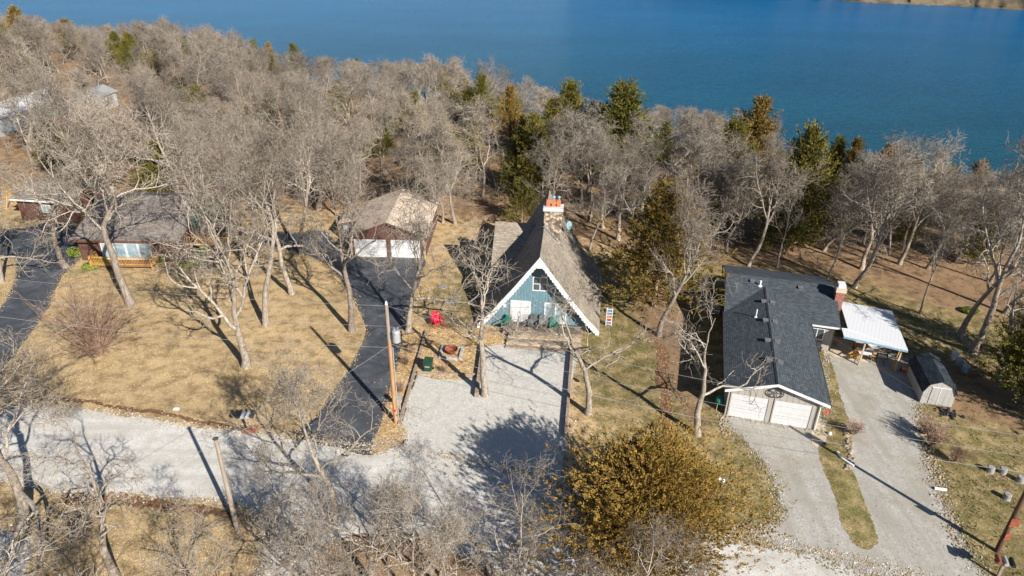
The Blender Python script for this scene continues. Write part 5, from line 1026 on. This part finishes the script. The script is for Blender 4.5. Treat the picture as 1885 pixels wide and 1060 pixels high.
cedar(44.5, 37.5, 10.5, 'b', 'cedar just beyond right frame edge shading the slope beside the shed', None, 2.)
cedar(43.5, 49, 8.5, 'tall', 'cedar past the right frame edge whose shade falls behind the shed', None, 2.5)
CT = [(1497, 240, 14, 'b', .95, 'full dark olive cedar standing highest behind slate house, right of centre'), (1357, 226, 12, 'b', .9, 'olive cedar left of the golden topped cedar on right skyline'),
      (1405, 184, 13, 'd', 1.05, 'golden topped cedar breaking the skyline over slate house'), (1152, 157, 14, 'b', 1.25, 'broad lone cedar standing out against the lake right of A-frame'),
      (1228, 226, 7, 'a', 1.1, 'short green cedar at foot of broad lone cedar'), (1052, 153, 13, 'a', 1., 'narrow pointed cedar against the lake, right of chimney line'), (985, 212, 11.5, 'tall', .95, 'dark cedar behind the A-frame ridge, left of narrow pointed cedar'),
      (1018, 185, 10.5, 'a', 1, 'mid green cedar between the dark and narrow cedars above the A-frame'), (885, 138, 10, 'c', 1.1, 'slender cedar on skyline left of the A-frame'), (815, 126, 8.5, 'c', 1, 'slim cedar on skyline above the tan garage, right side'),
      (940, 160, 9.5, 'd', .9, 'brownish cedar at the water skyline above the young evergreen'), (22, 14, 12, 'd', 1.3, 'large orange cedar at top left corner'), (118, 36, 9, 'd', 1.2, 'dark orange cedar right of the top left corner cedar'),
      (0, 48, 10, 'b', 1., 'green cedar at left edge below the top left corner'), (465, 72, 8, 'c', 1., 'leftmost of three pointed cedar tips on the left skyline'), (492, 78, 8, 'd', .8, 'middle of three pointed cedar tips on the left skyline'),
      (538, 80, 8.5, 'c', 1.1, 'rightmost of three pointed cedar tips on the left skyline'), (656, 108, 7, 'c', .9, 'small cedar tip on skyline above the tan garage, left side'), (1580, 255, 7, 'd', .9, 'cedar tip at water edge skyline right of full dark cedar'),
      (1548, 252, 6, 'b', .8, 'low green cedar right behind the full dark cedar'), (1642, 268, 7, 'd', 1, 'golden green cedar tip on the right shore skyline'), (1692, 288, 7, 'c', 1, 'slim cedar tip on right shore skyline'),
      (1756, 305, 8, 'c', 1., 'slim dark cedar low on right shore skyline'), (1812, 298, 6.5, 'd', 1., 'rightmost golden cedar tip on the shore skyline'), (1275, 290, 9, 'd', .9, 'bronze cedar behind top of the tall dense cedar'),
      (1385, 262, 8, 'tall', .8, 'dark cedar among bare trees behind left end of slate house'), (325, 142, 9, 'tall', 1.1, 'dark cedar deep in the left wood above the brown house'), (360, 160, 8, 'b', 1., 'dark cedar right beside the deep wood cedar above the brown house'),
      (560, 170, 8, 'b', .9, 'dark cedar in the wood above the lawn'), (700, 210, 7, 'b', .9, 'dark cedar in the wood behind the tan garage, left'), (815, 215, 8, 'b', .9, 'dark cedar in the wood behind the tan garage, right'), (868, 245, 7, 'tall', .9, 'dark cedar low in the wood left of A-frame ridge'),
      (960, 240, 9, 'a', 1.1, 'green cedar in the wood right above the young evergreen'), (1310, 330, 7, 'b', .8, 'low cedar behind left corner of slate house'), (1465, 380, 6, 'young', 1.1, 'loose low cedar right behind the slate roof'), (450, 200, 8, 'b', 1., 'dark cedar in the middle of the left wood'),
      (620, 150, 8, 'a', 1., 'narrow dark cedar in the wood above black driveway'), (760, 170, 8, 'a', 1.1, 'narrow cedar in the wood below slim skyline cedar'), (1540, 330, 7, 'b', .8, 'low dark cedar in the wood right of full dark cedar'), (1690, 350, 7, 'tall', .8, 'low dark cedar in the wood behind right slope'), (1830, 380, 7, 'b', .8, 'dark cedar in the wood near right frame edge'), (230, 60, 8, 'd', .9, 'rusty cedar among bare crowns of the left skyline')]
for k, (px, py, hh, kd, wd, lab) in enumerate(CT):
    dr = ray(px, py); x, y = G(px, py, hh*.98)
    while float(shore_d(x, y)) < 1.5:
        r_ = math.hypot(x, y); x, y = x*(r_-.5)/r_, y*(r_-.5)/r_; hh = CH+dr[2]*(y/dr[1])-float(gh(x, y))
    cedar(x, y, hh, kd, lab, 'cedars in the lakeside wood', k*1.7, wd)
# the lakeside wood: bare trees one by one
cand = []
rw = np.random.default_rng(11)
xs_, ys_ = rw.uniform(-320, 120, 60000), rw.uniform(60, 420, 60000)
fline = np.interp(xs_, [-90, -60, -45, -20, -5, 12, 35, 60, 90], [98, 92, 84, 81, 77, 69, 67, 62, 58])
dsh = shore_d(xs_, ys_); dep = ys_*math.cos(PIT)+(CH)*math.sin(PIT)
ok = (ys_ > fline) & (dsh > 2) & (np.abs(xs_) < dep*.77+4)
bx, by = P(60, 185, 3)
ok &= ~((np.abs(xs_-bx) < 22) & (np.abs(ys_-by) < 13))
placed = []
for x, y in zip(xs_[ok], ys_[ok]):
    sp = 4.2+max(0, y-80)*.017
    if all((x-a)**2+(y-b)**2 > sp*sp for a, b in placed):
        placed.append((x, y))
placed.sort(key=lambda p: math.hypot(*p)); print('wood trees', len(placed))
def proj(x, y, z):
    v = np.array([x, y, z-CH]); k = v@_f; return 942.5+F*(v@_R)/k, 530-F*(v@_U)/k
SKX = [-200, 0, 90, 160, 300, 400, 500, 600, 700, 760, 830, 930, 970, 1060, 1130, 1290, 1380, 1450, 1530, 1600, 1700, 1885, 2100]
SKY = [20, 22, 34, 45, 30, 52, 82, 104, 112, 104, 98, 112, 150, 172, 196, 196, 208, 222, 258, 282, 300, 312, 330]
rc = random.Random(77); nc_ = 0
cw2 = [p for p in placed if float(shore_d(*p)) > 8 and p[1] > 84]; rc.shuffle(cw2)
for x, y in cw2:
    if nc_ >= 34: break
    gz = float(gh(x, y)); hh = rc.uniform(5, 8); tx, ty = proj(x, y, gz+hh)
    if ty < np.interp(tx, SKX, SKY)+14: continue
    placed.remove((x, y)); nc_ += 1
    zone = int(np.digitize(tx, [250, 520, 800, 1100, 1400, 1650])); where = ['near the left frame edge', 'above the brown house', 'above the left lawn and black driveway', 'above the tan garage', 'above the A-frame house', 'above the slate roofed house', 'above the carport and shed'][zone]
    cedar(x, y, hh, rc.choice('abct').replace('t', 'tall'), 'low dark cedar among bare trees of the wood, %s' % where, 'understorey cedars %s' % where, rc.uniform(0, 6), rc.uniform(.95, 1.3))
ru = np.random.default_rng(21); up_ = []
ux, uy = ru.uniform(-260, 110, 40000), ru.uniform(66, 330, 40000); uf = np.interp(ux, [-90, -60, -45, -20, -5, 12, 35, 60, 90], [104, 99, 92, 88, 84, 76, 74, 68, 64])
uk = (uy > uf) & (shore_d(ux, uy) > 1) & (np.abs(ux) < (uy*math.cos(PIT)+15)*.77+3) & ~((np.abs(ux-bx) < 22) & (np.abs(uy-by) < 14)) & (np.sin(ux*.21)*np.sin(uy*.17+1)+.5*np.sin(ux*.5+2)+ru.normal(size=40000)*.5 > -.1)
ux, uy = ux[uk][:2600], uy[uk][:2600]; uz = gh(ux, uy)
for x, y, z in zip(ux, uy, uz):
    hb = ru.uniform(1.2, 3.4)
    for q in range(6):
        d_ = ru.normal(size=3)*.45+np.array([0, 0, 1.]); d_ /= np.linalg.norm(d_); b0 = np.array([x, y, z-.05])+np.append(ru.normal(size=2)*.25, 0); m1 = b0+d_*hb*.5; e_ = m1+(d_+ru.normal(size=3)*.3)*hb*.5
        up_.append((np.array([b0, m1, e_]), np.array([.035, .024, .013]), 3)); f2 = m1+(d_+ru.normal(size=3)*.7)*hb*.45; up_.append((np.array([m1, (m1+f2)/2+ru.normal(size=3)*.05, f2]), np.array([.022, .016, .011]), 3))
v, q = tubes(up_); tag(link('undergrowth', mesh_q('undergrowth', v, q, M['twig'])), 'tangled leafless brush filling the wood floor', 'brush', None, 'stuff')
nwood = 0
for x, y in placed:
    kd = rt.choice(['wood0', 'wood1', 'wood2', 'wood3', 'wood4', 'wood5', 'wood2', 'oak2', 'oak5', 'upright0']); sd = float(shore_d(x, y)); gz = float(gh(x, y))
    hh = rt.uniform(8.5, 12.5)
    for _ in range(12):
        tx, ty = proj(x, y, gz+hh*1.03)
        if ty < np.interp(tx, SKX, SKY)+rt.uniform(0, 8): hh *= .93
    if hh < 4.2 or nwood >= 298: continue
    skip = False
    for cpx, cpy, ch_, ck, cw_, cl_ in CT:      # keep the cedars' heads in the open
        if abs(tx-cpx) < 22+1500/y and ty < cpy+26+ch_*3 and proj(x, y, gz)[1] > cpy+ch_*5 and y > 78: skip = True
    if tx < 190 and ty < 205 and proj(x, y, gz)[1] > 185 and rt.random() < .8: skip = True; continue
    if abs(tx-1497) < 62 and 225 < ty < 350 and y < 135: continue
    if skip and rt.random() < .62: continue
    zone = int(np.digitize(tx, [120, 250, 380, 520, 660, 800, 950, 1100, 1250, 1400, 1530, 1650, 1780])); dp_ = 0 if sd > 60 and y < 115 else (1 if sd > 24 else 2)
    where = ['by the long white building', 'right of the long white building', 'above the brown house', 'above right end of brown house', 'above the left lawn', 'above the tan garage', 'between tan garage and A-frame', 'above the A-frame', 'right of the A-frame chimney', 'above the tall rusty cedar', 'above left half of slate house', 'above right half of slate house', 'above the white carport', 'above the gambrel shed'][zone]
    dpt = ['at near wood edge', 'in mid wood', 'on the lake bank'][dp_]; form = ('tall' if hh > 10.6 else 'low' if hh < 7.5 else 'middling')+(' spreading' if kd in ('wood2', 'wood5', 'oak2', 'oak5') else ' upright')
    tree(x, y, hh, kd, '%s bare tree %s, %s' % (form, dpt, where), '%s wood trees %s, %s' % (form, dpt, where), 'woodland_tree', None, 0, rt.uniform(.95, 1.25)*(1.2 if hh < 7.5 else 1)); nwood += 1
print('placed', nwood)
